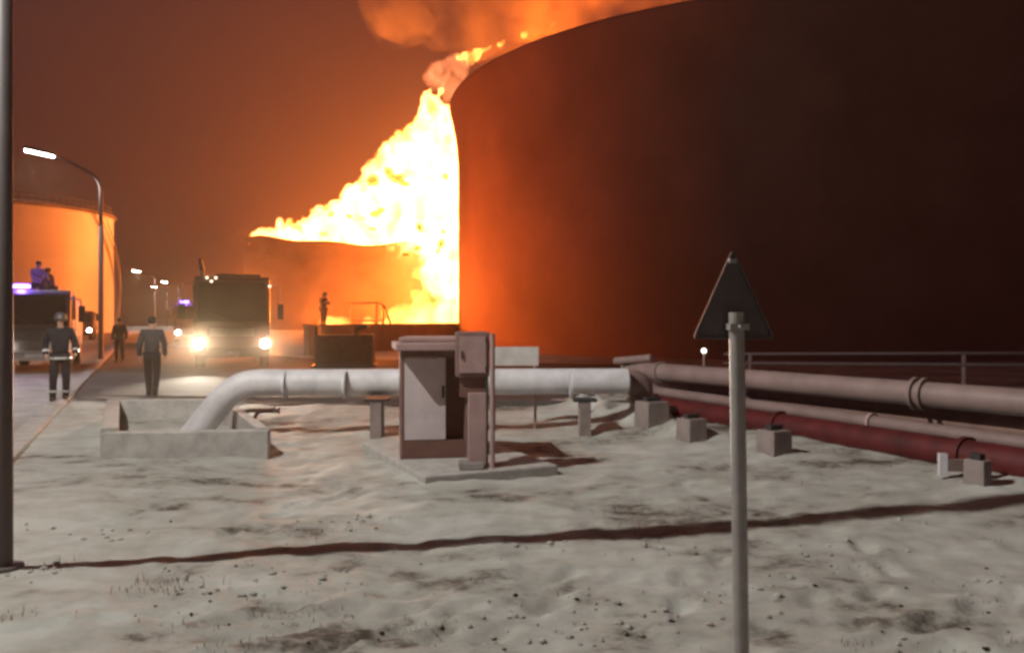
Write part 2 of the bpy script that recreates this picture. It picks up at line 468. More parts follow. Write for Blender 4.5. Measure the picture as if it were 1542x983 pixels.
FD = 132.0
R_ = random.Random(3)
def lerp_tab(x, tab):
    return float(np.interp(x, [t[0] for t in tab], [t[1] for t in tab]))
TOP = [(372, 365), (400, 356), (440, 346), (490, 330), (530, 312), (560, 282), (575, 266), (610, 238), (640, 222), (690, 214), (740, 240)]
BOT = [(372, 368), (440, 371), (540, 369), (600, 376), (650, 398), (690, 425), (740, 470)]
ells = []
px = 378
while px < 735:
    t, bo = lerp_tab(px, TOP), lerp_tab(px, BOT)
    hgt = bo - t
    py = bo
    while py > t:
        d = FD + R_.uniform(-7, 7)
        s = 1.0 + min(1.5, hgt * .012) * R_.uniform(.6, 1.2)
        k = d / F
        top_left = max(py - t, 0)
        s = min(s, .12 + .30 * hgt * k)
        ells.append((P(px + R_.uniform(-6, 6), py, d), (s * R_.uniform(.8, 1.3), s * 1.9, s * (R_.uniform(1.0, 1.7) if hgt > 40 else .9)), (R_.uniform(-.3, .3), R_.uniform(.1, .6), 0)))
        py -= max(4, s / k * .8)
    # tongues licking out of the top edge
    for q in range(2):
        d = FD + R_.uniform(-5, 5); h = R_.uniform(.4, 1.0) * (1 + hgt * .009)
        ells.append((P(px + R_.uniform(-8, 8), t + 3 - R_.uniform(0, 10), d), (h * .5, h * .8, h * 1.3), (R_.uniform(-.3, .3), R_.uniform(.1, .9), 0)))
    px += 9
# the twisting neck and the crown above the corner of the tank
for (x, y, s) in ((660, 192, 2.6), (655, 178, 2.2), (648, 165, 1.8), (643, 152, 1.4), (656, 160, 1.7), (668, 176, 2.4), (676, 190, 2.8), (646, 143, .9), (664, 140, .8)):
    ells.append((P(x, y, FD), (s * .72, s * 1.3, s * 1.05), (0, R_.uniform(-.3, .4), 0)))
fm = flame_mat('flame', 9.5, 0.32, 0.40, .39, .60, (1.0, .27, .066))
main = hull('flame_body', ells, 0.32, [(5.0, 2.0), (2.2, 2.2), (.9, 1.7)], fm)
tag(main, 'white hot wall of flame leaning against the edge of the huge dark tank', 'fire', kind='stuff')

ells = []
for (x, y, s) in ((652, 118, 1.6), (660, 106, 1.7), (672, 101, 1.8), (686, 97, 1.6), (698, 100, 1.3), (690, 110, 1.7), (676, 114, 1.9), (662, 122, 1.6), (688, 124, 1.6), (680, 134, 1.3), (692, 116, 1.2), (655, 128, 1.0), (676, 145, 1.1)):
    ells.append((P(x, y, FD), (s, s * 1.1, s), (0, 0, 0)))
crown = hull('flame_crown', ells, 0.26, [(2.4, 2.0), (1.1, 1.2), (.5, .5)], flame_mat('cooling_flame', 1.1, 0.35, 0.5, .40, .66, (1.0, 0.28, 0.11)))
tag(crown, 'curling pinkish flame ball above the corner of the huge tank', 'fire', kind='stuff')

# cooler orange tongues torn off along the upper edge
ells = []
px = 384
while px < 665:
    t = lerp_tab(px, TOP); bo = lerp_tab(px, BOT); g = 3 + (bo - t) * .11
    for q in range(5):
        d = FD + R_.uniform(-6, 4); h = R_.uniform(.35, 1.1) * (.5 + (bo - t) * .008)
        ells.append((P(px + R_.uniform(-5, 5), t - R_.uniform(-4, g * 2.0 + 3), d), (h * R_.uniform(.6, 1.2), h, h * R_.uniform(.6, 1.4)), (0, R_.uniform(.2, 1.1), 0)))
    px += 7
for x, y, h in ((700, 84, .9), (716, 78, .7), (712, 92, .9), (735, 72, .6), (755, 66, .7), (790, 54, .6), (830, 40, .5)):
    ells.append((P(x, y, FD), (h * 1.6, h, h * .7), (0, -.5, 0)))
fringe = hull('flame_fringe', ells, 0.26, [(2.2, 1.3), (.8, .9)], flame_mat('fringe_flame', 6.5, 0.12, 0.8, .42, .64, (1.0, .27, .045)))
tag(fringe, 'ragged orange tongues torn off along the upper edge of the flames', 'fire', kind='stuff')
# soot wisps rolling in front of the flames
ells = []
for x, y, w, h in ((600, 268, 13, 5), (612, 277, 10, 4), (585, 262, 8, 8), (560, 272, 10, 8), (498, 322, 6, 4), (528, 326, 7, 4), (545, 330, 5, 4), (566, 322, 8, 5), (575, 316, 5, 5), (632, 342, 7, 6), (612, 384, 8, 4), (628, 374, 7, 5), (664, 366, 5, 8), (660, 380, 5, 4), (668, 350, 4, 5), (560, 345, 8, 3), (490, 352, 8, 2), (672, 265, 7, 6), (450, 342, 5, 2)):
    k = (FD - 17) / F
    for q in range(3):
        ells.append((P(x + R_.uniform(-.4, .4) * w, y + R_.uniform(-.4, .4) * h, FD - 17), (w * k * R_.uniform(.5, 1.0), 1.2, h * k * R_.uniform(.5, 1.1)), (0, R_.uniform(-.5, .5), 0)))
m_ = bpy.data.materials.new('soot'); m_.use_nodes = True
n, l = m_.node_tree.nodes, m_.node_tree.links; n.remove(n['Principled BSDF'])
va = n.new('ShaderNodeVolumeAbsorption'); va.inputs[0].default_value = (.50, .56, .42, 1); va.inputs[1].default_value = 2.0
l.new(va.outputs[0], n['Material Output'].inputs['Volume'])
soot = hull('soot_wisps', ells, 0.2, [(1.2, .7), (.5, .4)], m_)
tag(soot, 'small grey green wisps of soot rolling in front of the white flames', 'soot', kind='stuff')

# burning pool on the ground between the tanks, with an unseen part added behind the huge tank
ells = []
for i in range(110):
    x = R_.uniform(-16.5, 6); y = R_.uniform(108, 118)
    k = max(0.15, min(1, (x + 17) / 10)); s = R_.uniform(.7, 1.5) * (.5 + .6 * k)
    ells.append((Vector((x, y, R_.uniform(0.2, .5 + 3.8 * k))), (s, s, s * R_.uniform(.9, 1.7)), (R_.uniform(-.2, .2), R_.uniform(0, .4), 0)))
for i in range(30):
    ells.append((Vector((R_.uniform(-10.5, 4), R_.uniform(110, 120), R_.uniform(2, 10))), (1.2, 1.6, 2.2), (0, .2, 0)))
pool = hull('flame_pool', ells, 0.4, [(3.0, 1.4), (1.0, .7)], flame_mat('pool_flame', 3.0, 0.08, 0.3, .3, .6, (1.0, .30, .055)))
tag(pool, 'low yellow flames burning on the ground between the two tanks', 'fire', kind='stuff')

# low fire just behind the containment wall, part of it added to light the huge tank
ells = []
for i in range(60):
    q = R_.random(); x = -8.9 + 4.0 * q + R_.uniform(-.5, .2); y = 45.0 + 8.2 * q + R_.uniform(-1, 1)
    s = R_.uniform(.3, .7) * (.55 + .6 * q)
    ells.append((Vector((x, y, R_.uniform(.3, 1.1 + 1.5 * q))), (s, s, s * R_.uniform(1.0, 1.9)), (R_.uniform(-.2, .2), R_.uniform(-.1, .4), 0)))
for i in range(26):
    z = R_.uniform(1, 5.2); w = R_.uniform(.35, .6) * (1.3 - z / 7)
    ells.append((Vector((-5.7 + .1 * z + R_.uniform(-.5, .4), 47.2 + R_.uniform(-.6, .6), z)), (w, w, w * R_.uniform(1.1, 2)), (0, R_.uniform(0, .3), 0)))
for i in range(24):  # added cluster of low flames round the lamp that lights the tank
    ells.append((Vector((R_.uniform(-10.1, -8.4), R_.uniform(40.6, 42.0), R_.uniform(.3, 1.5))), (.35, .35, .5), (0, R_.uniform(-.2, .3), 0)))
edge = hull('flame_edge', ells, 0.16, [(1.4, .6), (.5, .35)], flame_mat('edge_flame', 4.0, 0.2, 0.7, .36, .62, (1.0, .29, .05)))
tag(edge, 'small flames behind the containment wall, part of them added to light the huge tank', 'fire', kind='stuff')

# low smoke left of the burning tank, also spread before it to brighten its wall
ells = []
for i in range(46):
    px = R_.uniform(300, 640); py = R_.uniform(425 - .10 * abs(px - 470) * 0, 500)
    d = R_.uniform(88, 104); q = R_.uniform(2.2, 4.2)
    ells.append((P(px, py, d), (q * 1.5, q, q), (0, 0, 0)))
for i in range(22):
    k = R_.random(); ells.append((P(285 + 95 * k + R_.uniform(-14, 14), 432 - 72 * k + R_.uniform(-10, 22), 122), (3.2, 3, 2.2), (0, -.6, 0)))
low = hull('low_smoke', ells, .8, [(6, 3.0), (2.5, 1.2)], smoke_mat('low_fire_smoke', .065, .12))
tag(low, 'low orange lit smoke, spread before the burning tank to brighten it', 'smoke', kind='stuff')

# light given off by the flames, with unseen fill lamps added
def fire_and_fill_lamp(loc, power, parent, r=2.5, col=FIRE_COL):
    ld = bpy.data.lights.new('flame_and_fill_light', 'POINT'); ld.energy = power; ld.color = col; ld.shadow_soft_size = r
    o = bpy.data.objects.new('flame_and_fill_light', ld); COL.objects.link(o); o.location = loc; o.parent = parent
FP = 1.0
for p, e in ((P(450, 352, FD), 20e3), (P(540, 330, FD), 50e3), (P(620, 290, FD), 80e3), (P(665, 250, FD), 80e3), (P(660, 380, FD), 60e3)):
    fire_and_fill_lamp(p, e * FP * .55, main)
fire_and_fill_lamp(Vector((-10.5, 113, 2.6)), 25e3 * FP, pool, 1.2)
fire_and_fill_lamp(Vector((1, 111, 8.0)), 170e3 * FP, pool, 2.0)  # added unseen fill behind the huge tank, brightens the white tank
fire_and_fill_lamp(P(850, 70, FD), 34e3 * FP, main)  # added lamp hidden behind the tank rim, brightens the smoke plume
fire_and_fill_lamp(Vector((-10.0, 40.8, 1.9)), 5.2e3, edge, .25)  # this and the next two added to light the side of the huge tank
fire_and_fill_lamp(Vector((-7.4, 44.2, 2.0)), 0.9e3, edge, .3)
fire_and_fill_lamp(Vector((-5.7, 47.2, 4.4)), 0.28e3, edge, .5)

# smoke drifting off over the huge tank
ells = []
for i in range(70):
    px = R_.uniform(575, 1060); k = (px - 590) / 470
    py = 55 - 95 * k + R_.uniform(-70, 22 + 30 * k)
    if px < 680: py = min(py, 24)
    s = R_.uniform(2.5, 5.0)
    ells.append((P(px, py, FD + R_.uniform(-8, 8)), (s * 1.3, s * 1.2, s), (0, 0, 0)))
smoke = hull('smoke', ells, 0.8, [(9, 5.0), (3.5, 3.2), (1.6, 1.6)], smoke_mat('fire_lit_smoke', .13, .13))
tag(smoke, 'bank of smoke lit orange by the fire above the huge tank', 'smoke', kind='stuff')

# ------------------------------------------------------------------ bund wall with railing
def bund():
    a, c = Vector((-9.6, 37.2, 0)), Vector((-3.35, 49.9, 0)); d = (c - a); L = d.length; rz = math.atan2(d.y, d.x)
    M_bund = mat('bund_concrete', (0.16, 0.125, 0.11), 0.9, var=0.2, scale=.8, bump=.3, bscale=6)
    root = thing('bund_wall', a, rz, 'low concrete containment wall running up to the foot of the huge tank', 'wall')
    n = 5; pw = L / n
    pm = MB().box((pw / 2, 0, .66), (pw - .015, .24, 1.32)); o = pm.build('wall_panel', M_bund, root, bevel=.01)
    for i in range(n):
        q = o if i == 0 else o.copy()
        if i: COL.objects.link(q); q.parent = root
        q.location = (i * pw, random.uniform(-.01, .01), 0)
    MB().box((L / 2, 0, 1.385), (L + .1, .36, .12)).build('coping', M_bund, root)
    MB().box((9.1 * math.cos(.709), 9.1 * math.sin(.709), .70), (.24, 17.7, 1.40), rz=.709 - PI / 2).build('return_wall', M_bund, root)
    r2 = thing('step_railing', P(545, 487, 43.6).xy.to_3d() + Vector((0, 0, 0.3)), 0.05, 'small dark handrail frame on top of the containment wall', 'railing')
    k = 43.6 / F
    z0 = 1.7 - 7 * k - .3
    MB().tube([(-30 * k, 0, z0 - .6), (-30 * k, 0, z0 + 30 * k), (22 * k, 0, z0 + 31 * k), (32 * k, .2, z0 + 27 * k), (42 * k, .3, z0)], .065, 8).build('handrail', M_darksteel, r2)
    MB().tube([(-30 * k, 0, z0 + 5 * k), (34 * k, 0, z0 + 4 * k)], .05, 8).build('knee_rail', M_darksteel, r2)
    for x in (-18, 22, 31):
        MB().tube([(x * k, 0 if x < 30 else .15, z0 - .6), (x * k, 0 if x < 30 else .15, z0 + (31 if x < 30 else 27) * k)], .065, 8).build('post', M_darksteel, r2)
    MB().box((0, .35, z0 - .09), (84 * k, .9, .06)).build('platform', M_darksteel, r2)
    for x in (-36, 36): MB().box((x * k, .35, (z0 - .12 - .3) / 2), (.1, .1, z0 - .12 + .3)).build('leg', M_darksteel, r2)
bund()
# dark pump block just in front of the wall end
t = thing('pump_skid', P(520, 552, 28.3).xy.to_3d(), 0.1, 'dark brown pump box standing before the containment wall', 'pump box')
M_dbrown = mat('dark_brown_paint', (0.085, 0.05, 0.038), 0.7, var=.2)
MB().box((0, 0, .62), (2.0, 1.1, 1.05)).build('housing', M_dbrown, t, bevel=.04)
MB().box((0, 0, .05), (2.2, 1.3, .1)).build('base_frame', M_darksteel, t)
MB().box((-.95, 0, 1.2), (.1, .9, .5)).build('end_plate', M_dbrown, t)
MB().tube([(.4, -.2, 1.1), (.4, -.2, 1.35), (.8, -.2, 1.45)], .09).build('outlet', M_darksteel, t)

# ------------------------------------------------------------------ pit box and white pipe
def pit():
    FL, FR = Vector((-5.02, 9.72, 0)), Vector((-3.05, 9.95, 0)); BL = Vector((-6.82, 13.55, 0)); BR = FR + (BL - FL)
    root = thing('pit_box', FL, 0, 'open concrete pit box half filled with snow where the white pipe dives in', 'pit')
    def wall(a, c, th, h, name):
        d = (c - a); n = Vector((-d.y, d.x, 0)).normalized() * th
        poly = [(p - FL) for p in (a, c, c + n, a + n)]
        MB().prism([(p.x, p.y) for p in poly], -.1, h, 'Z').build(name, M_snowconc, root, bevel=.015)
    wall(FL, FR, .2, .305, 'front_wall'); wall(BR, BL, .14, .33, 'back_wall')
    wall(BL + Vector((.0, -.15, 0)), FL + Vector((-.09, .17, 0)), .2, .345, 'side_wall'); wall(FR + Vector((-.05, .17, 0)), BR + Vector((0, -.15, 0)), .14, .325, 'side_wall')
pit()
def arc(c, r, a0, a1, n, ax, ay):
    return [c + ax * (r * math.cos(a0 + (a1 - a0) * i / n)) + ay * (r * math.sin(a0 + (a1 - a0) * i / n)) for i in range(n + 1)]
def fillet(pts, r, n=8):
    out = [pts[0]]
    for i in range(1, len(pts) - 1):
        p = Vector(pts[i]); a = (Vector(pts[i - 1]) - p).normalized(); c = (Vector(pts[i + 1]) - p).normalized()
        ang = a.angle(c); d = min(r / math.tan(ang / 2), (Vector(pts[i - 1]) - p).length * .49, (Vector(pts[i + 1]) - p).length * .49)
        p0, p1 = p + a * d, p + c * d
        for k in range(n + 1):
            t = k / n; out.append(p0 * (1 - t) ** 2 + p * 2 * t * (1 - t) + p1 * t * t)
    out.append(pts[-1]); return [Vector(q) for q in out]
def white_pipe():
    d = 11.6
    root = thing('insulated_pipe', P(700, 580, d).xy.to_3d(), 0, 'thick white insulated pipe bending down into the concrete pit', 'pipe')
    o = root.location
    pts = [P(262, 690, d), P(300, 640, d), P(358, 578, d), P(470, 579, d), P(600, 580, d), P(760, 577, d), P(948, 576, d + .3)]
    pts[-1] = pts[-1] + Vector((0, .3, 0))
    pth = fillet([pts[0], pts[2] + Vector((-.02, 0, .02)), pts[6]], .75, 10)
    MB().tube([p - o for p in pth], .195, 24).build('pipe_jacket', M_white, root)
    for x in (430, 520, 860):
        q = P(x, 579, d) - o
        MB().tube([q - Vector((.02, 0, 0)), q + Vector((.02, 0, 0))], .1965, 24).build('jacket_band', M_white, root)
    for x in (568, 880):
        q = P(x, 579, d) - o
        MB().box((q.x, q.y, .26), (.16, .3, .56)).build('support', M_conc, root)
        MB().box((q.x, q.y, .525), (.34, .32, .04)).build('saddle', M_darksteel, root)
white_pipe()
for i, (x, r) in enumerate(((366, 0), (384, .02))):
    d = 11.9 + i * .25
    t = thing('drain_pipe', P(x, 650, d).xy.to_3d(), 0, ('thin hooked drain pipe nearest the pit below the white pipe', 'thin hooked drain pipe on the side away from the pit'), 'pipe', 'two hooked drain pipes')
    t['label'] = ('thin hooked drain pipe nearest the pit below the white pipe', 'thin hooked drain pipe on the side away from the pit')[i]
    MB().tube(fillet([Vector((0, 0, -.05)), Vector((0, 0, .33 - i * .04)), Vector((.42 - i * .1, .1, .33 - i * .04))], .12, 6), .03, 10).build('tube', M_palepipe, t)
    MB().tube([(.42 - i * .1, .1, .33 - i * .04), (.45 - i * .1, .107, .33 - i * .04)], .048, 12).build('end_flange', M_galv, t)

# ------------------------------------------------------------------ pad and cabinet
PADO = Vector((-0.90, 8.23, 0)); PR = math.radians(25)
pad = thing('concrete_pad', PADO, PR, 'square pale concrete slab under the grey cabinet', 'slab')
MB().box((.78, 1.28, .0), (1.56, 2.56, .14)).build('slab', M_snowconc, pad, bevel=.02)
# cabinet: body, plinth, roof, open door
M_dbrown0 = mat('brown_and_shade_paint', (0.20, 0.10, 0.08), .6, var=.12)
def cabinet():
    z0 = .07
    # corners as seen: front-left (612,703), back-left (590,690)
    root = thing('control_cabinet', (-1.30, 9.25, z0), math.radians(9), 'tall grey metal control cabinet on the concrete slab', 'cabinet')
    w, dp, h = .80, .62, 1.27
    # open-fronted shell: sides, back, floor, top
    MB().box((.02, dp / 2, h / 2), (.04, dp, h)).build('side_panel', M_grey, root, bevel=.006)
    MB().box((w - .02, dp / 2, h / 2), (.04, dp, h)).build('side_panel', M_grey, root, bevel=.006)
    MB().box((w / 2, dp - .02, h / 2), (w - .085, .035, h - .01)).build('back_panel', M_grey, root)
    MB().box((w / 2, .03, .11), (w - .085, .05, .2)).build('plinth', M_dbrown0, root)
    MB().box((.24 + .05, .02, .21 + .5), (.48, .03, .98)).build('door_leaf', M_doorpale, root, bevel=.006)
    MB().box((.64, .20, .71), (.25, .03, .98)).build('inner_panel', M_dbrown0, root)  # darker brown stands in for the vertical shadow right of the door
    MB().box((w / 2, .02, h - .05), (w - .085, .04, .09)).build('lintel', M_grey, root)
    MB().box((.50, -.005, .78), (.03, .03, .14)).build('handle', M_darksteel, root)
    # roof: sheet with a raised hump
    MB().prism([(-.05, -.30), (w + .06, -.30), (w + .06, dp + .1), (-.09, dp + .1)], h + .002, h + .085, 'Z').build('roof', M_lightgrey, root, bevel=.015)
    MB().prism([(-.02, -.05), (w - .02, -.05), (w - .1, dp), (.08, dp)], h + .087, h + .15, 'Z').build('roof_cap', M_lightgrey, root, bevel=.03)
    MB().tube([(.06, -.10, h - .09), (.42, -.10, h - .09)], .018, 8).build('gutter_rail', M_lightgrey, root)
cabinet()
def post_box():
    # slimmer meter column at the right front of the slab with a thick corner post
    root = thing('meter_column', (-.55, 8.72, .07), math.radians(6), 'narrow meter column with rounded head beside the grey cabinet', 'meter box')
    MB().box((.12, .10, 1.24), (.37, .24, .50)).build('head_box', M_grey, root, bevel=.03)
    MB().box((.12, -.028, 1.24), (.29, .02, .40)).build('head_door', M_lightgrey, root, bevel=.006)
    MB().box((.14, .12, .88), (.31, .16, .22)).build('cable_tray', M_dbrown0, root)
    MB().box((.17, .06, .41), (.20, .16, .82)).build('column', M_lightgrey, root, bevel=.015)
    for zz in (1.08, 1.40): MB().tube([(.265, -.045, zz - .03), (.265, -.045, zz + .03)], .01, 8).build('hinge', M_darksteel, root)
    MB().box((.0, -.045, 1.24), (.02, .02, .08)).build('latch', M_darksteel, root)
    MB().box((.10, -.02, .04), (.26, .26, .06)).build('foot_plate', M_galv, root)
    MB().tube([(.335, -.02, -.02), (.335, -.02, 1.47)], .028, 10).build('corner_post', M_lightgrey, root)
    MB().tube([(.275, 0, -.02), (.275, 0, 1.2)], .016, 8).build('conduit', M_darksteel, root)
    MB().box((.26, .02, 1.3), (.16, .03, .03)).build('bracket', M_galv, root)
post_box()
def board():
    d = 12.3
    root = thing('notice_board', P(806, 648, d).xy.to_3d(), math.radians(2), 'blank white notice board on a thin post behind the slab', 'sign')
    zc = P(776, 536, d).z; k = d / F
    MB().box((-31 * k, -.02, zc), (72 * k, .03, 28 * k)).build('panel', M_snowconc, root, bevel=.006)
    MB().tube([(0, .01, -.1), (0, .01, zc + .1)], .022, 10).build('post', M_palepipe, root)
    MB().tube([(-62 * k, .01, -.1), (-62 * k, .01, zc + .1)], .022, 10).build('post', M_palepipe, root)
board()

# ------------------------------------------------------------------ pipe rack on the right
M_dbrown2 = mat('brown_rail_paint', (0.07, 0.042, 0.042), .6, var=.15)
def rack():
    def line(p0, p1):   # from far-left photo point to near-right photo point
        return Vector(p0), Vector(p1)
    far, near = 14.9, 8.55
    def run(x0, y0, x1, y1, d0, d1, ext=1.4):
        a = P(x0, y0, d0); c = P(x1, y1, d1); return a, c + (c - a).normalized() * ext
    # upper large pale pipe
    a, c = run(948, 556, 1542, 606, far, 8.75); z = (a.z + c.z) / 2
    root = thing('rack_pipe', a.xy.to_3d(), 0, 'large pale pipe, uppermost on the rack at the right', 'pipe')
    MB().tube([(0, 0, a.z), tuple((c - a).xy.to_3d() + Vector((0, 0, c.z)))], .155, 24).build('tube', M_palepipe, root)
    D = (c - a).normalized()
    for s, w, r in ((0.0, .05, .21), (.9, .04, .19), (5.75, .05, .205), (5.87, .05, .205)):
        q = Vector((0, 0, a.z)) + D * s
        MB().tube([q, q + D * w], r, 24).build('flange', M_palepipe, root)
    q = Vector((0, 0, a.z)) + D * .1
    MB().tube([q + Vector((-.32, .05, .16)), q + D * .55 + Vector((0, 0, .24))], .07, 12).build('branch', M_palepipe, root)
    for s in (2.3, 4.6):
        q = Vector((0, 0, a.z)) + D * s
        MB().box((q.x, q.y - .2, q.z + .0), (.03, .03, .13)).build('clamp', M_lightgrey, root)
    q = Vector((0, 0, a.z)) + D * 2.75
    MB().box((q.x, q.y - .2, q.z - .13), (.22, .12, .1)).build('valve', M_darksteel, root)
    MB().tube([q + Vector((-.12, -.22, -.02)), q + Vector((.12, -.22, -.02))], .012, 8).build('valve_handle', M_darksteel, root)
    # second thinner pale pipe
    a, c = run(982, 588, 1542, 668, 14.2, 8.2)
    r2 = thing('rack_pipe', a.xy.to_3d(), 0, 'thin pale pipe between the large pale pipe and the red one', 'pipe')
    MB().tube([(0, 0, a.z), tuple((c - a).xy.to_3d() + Vector((0, 0, c.z)))], .085, 16).build('tube', M_palepipe, r2)
    D = (c - a).normalized()
    for s in (0, 2.4, 4.7):
        q = Vector((0, 0, a.z)) + D * s
        MB().tube([q, q + D * .05], .115, 16).build('flange', M_lightgrey, r2)
    q = Vector((0, 0, a.z)) + D * 4.4
    MB().box((q.x, q.y - .09, q.z + .02), (.03, .03, .1)).build('clamp', M_lightgrey, r2)
    # red fire water pipe
    a, c = run(985, 610, 1542, 700, 14.0, 8.0)
    r3 = thing('rack_pipe', a.xy.to_3d(), 0, 'dark red fire water pipe, lowest on the rack', 'pipe')
    MB().tube([(0, 0, a.z), tuple((c - a).xy.to_3d() + Vector((0, 0, c.z)))], .175, 20).build('tube', M_red, r3)
    D = (c - a).normalized()
    for s in (.05, 3.1, 5.9):
        q = Vector((0, 0, a.z)) + D * s
        MB().tube([q, q + D * .06], .21, 20).build('flange', M_red, r3)
    # hidden return pipe behind, dark
    a, c = run(1000, 580, 1560, 640, 14.6, 9.0)
    M_brownpipe = mat('brown_pipe_paint', (0.40, 0.25, 0.21), .55, var=.15)
    r4 = thing('rack_pipe', a.xy.to_3d(), 0, 'brown shaded pipe lying behind the thin pale pipe', 'pipe')
    MB().tube([(0, 0, a.z), tuple((c - a).xy.to_3d() + Vector((0, 0, c.z)))], .17, 20).build('tube', M_brownpipe, r4)
    # elbow where the white pipe meets the rack
    e = P(965, 575, 12.6)
    r5 = thing('pipe_elbow', e.xy.to_3d(), 0, 'stubby pale elbow joining the white pipe to the rack', 'pipe')
    MB().tube(fillet([Vector((-.28, -.15, e.z + .0)), Vector((0, 0, e.z)), Vector((.02, .02, e.z - .55))], .2, 8), [.19] * 11, 20).build('tube', M_palepipe, r5)
    MB().tube([(.02, .02, e.z - .3), (.02, .02, e.z - .25)], .25, 20).build('flange', M_palepipe, r5)
    # concrete footings
    spec = [(1045, 672, .32, .3, .36, 'pale concrete footing block nearest the white pipe, under the red pipe'),
            (985, 655, .42, .36, .48, 'broad concrete footing below the pale elbow'),
            (1172, 698, .32, .3, .38, 'concrete footing block just right of the warning sign post'),
            (1482, 748, .14, .22, .34, 'concrete footing at the far right under the red pipe')]
    for x, y, w, dp, h, lab in spec:
        p = g0(x, y); p.y += dp / 2
        t = thing('footing', p, math.radians(-62) + PI / 2, lab, 'footing', 'concrete footings under the pipe rack')
        MB().box((0, 0, h / 2 - .08), (w, dp, h + .16), taper=.92).build('block', M_conc, t, bevel=.02)
        MB().box((0, 0, h + .03), (w * .6, .1, .06)).build('saddle', M_darksteel, t)
    # bracket frame with pale end
    p = P(1445, 700, 8.0)
    t = thing('pipe_bracket', p.xy.to_3d(), math.radians(-8), 'small steel bracket with white painted end under the red pipe', 'bracket')
    MB().box((-.16, 0, p.z), (.075, .06, .23)).build('end_plate', M_white, t)
    MB().box((.08, 0, p.z + .0), (.40, .06, .12)).build('arm', M_palepipe, t)
    MB().box((.25, 0, p.z / 2 - .1), (.06, .06, p.z + .16)).build('leg', M_palepipe, t)
    # far low railing
    a = P(1090, 533, 17); c = P(1640, 530, 15.5)
    t = thing('pipe_railing', a.xy.to_3d(), 0, 'thin two rail pipe railing behind the pipe rack', 'railing')
    o = t.location
    for dy in (0, 17):
        q0 = P(1090, 533 + dy * .8, 17) - o; q1 = P(1640, 531 + dy * 1.1, 15.5) - o
        MB().tube([q0, q1], .032, 10).build('rail', M_dbrown2, t)
    for x in (1130, 1452, 1630):
        q = P(x, 532, 17 - 1.5 * (x - 1090) / 550) - o
        MB().tube([(q.x, q.y, -.1), (q.x, q.y, q.z)], .05, 10).build('post', M_dbrown2, t)
rack()

# ------------------------------------------------------------------ warning sign seen from behind
def sign():
    d = 3.6; k = d / F
    root = thing('warning_sign', (P(1116, 900, d).x + .012, d, 0), 0, 'triangular warning sign seen from its dark back on a grey steel post', 'sign')
    o = root.location
    x = [(1097 + 1120) / 2, (1105 + 1129) / 2]
    b0 = P(1118.5, 1050, d) - o; b0.z = -.3
    MB().tube([b0, P(1109, 470, d) - o], .0345, 20).build('post', M_galv, root)
    def tri(inset, y0, y1):
        pts = [(1107, 373), (1172, 511), (1046, 511)]
        cx, cz = 1108, 465
        w = [(P(cx + (a - cx) * inset, cz + (c - cz) * inset, d) - o) for a, c in pts]
        # rounded corners
        out = []
        for i in range(3):
            p, q, r = w[i], w[i - 1], w[(i + 1) % 3]
            a = p + (q - p).normalized() * .03; c = p + (r - p).normalized() * .03
            for t in (0, .25, .5, .75, 1): out.append(a * (1 - t) ** 2 + p * 2 * t * (1 - t) + c * t * t)
        return [(v.x, v.z) for v in out]
    M_signback = mat('sign_back', (0.13, 0.115, 0.115), 0.55, metal=.2, var=.12, scale=8)
    MB().prism(tri(1, 0, 0), .048, .052, 'Y').build('plate', M_signback, root)
    b = MB(); ta, tb = tri(1.0, 0, 0), tri(.93, 0, 0); n = len(ta)
    vs = [(x, .036, z) for x, z in ta] + [(x, .036, z) for x, z in tb] + [(x, .047, z) for x, z in ta] + [(x, .047, z) for x, z in tb]
    fs = []
    for i in range(n):
        j = (i + 1) % n
        fs += [(i, j, n + j, n + i), (2 * n + i, 2 * n + j, j, i), (n + i, n + j, 3 * n + j, 3 * n + i)]
    b.add(vs, fs).build('folded_edge', M_signback, root)
    q = P(1110, 492, d) - o
    MB().box((q.x, .0, q.z), (.085, .09, .03)).build('clamp', M_galv, root)
    MB().ball((q.x - .0, -.05, q.z), .009, 6).build('bolt', M_galv, root)
    q = P(1106, 392, d) - o
    MB().box((q.x, .03, q.z), (.035, .02, .02)).build('tip_bracket', M_galv, root)
sign()

# ------------------------------------------------------------------ street lamps
M_lamppost = mat('lamp_post_paint', (0.16, 0.13, 0.125), .6, var=.1)
def batwing(ld):
    # street luminaire: throws more light outwards than straight down
    ld.use_nodes = True; n, l = ld.node_tree.nodes, ld.node_tree.links; e = n['Emission']
    tc = n.new('ShaderNodeTexCoord'); sp_ = n.new('ShaderNodeSeparateXYZ'); l.new(tc.outputs['Normal'], sp_.inputs[0])
    ab = n.new('ShaderNodeMath'); ab.operation = 'ABSOLUTE'; l.new(sp_.outputs['Z'], ab.inputs[0])
    mx = n.new('ShaderNodeMath'); mx.operation = 'MAXIMUM'; l.new(ab.outputs[0], mx.inputs[0]); mx.inputs[1].default_value = .35
    pw = n.new('ShaderNodeMath'); pw.operation = 'POWER'; l.new(mx.outputs[0], pw.inputs[0]); pw.inputs[1].default_value = -2.0
    ml = n.new('ShaderNodeMath'); ml.operation = 'MULTIPLY'; l.new(pw.outputs[0], ml.inputs[0]); ml.inputs[1].default_value = .75
    l.new(ml.outputs[0], e.inputs['Strength'])
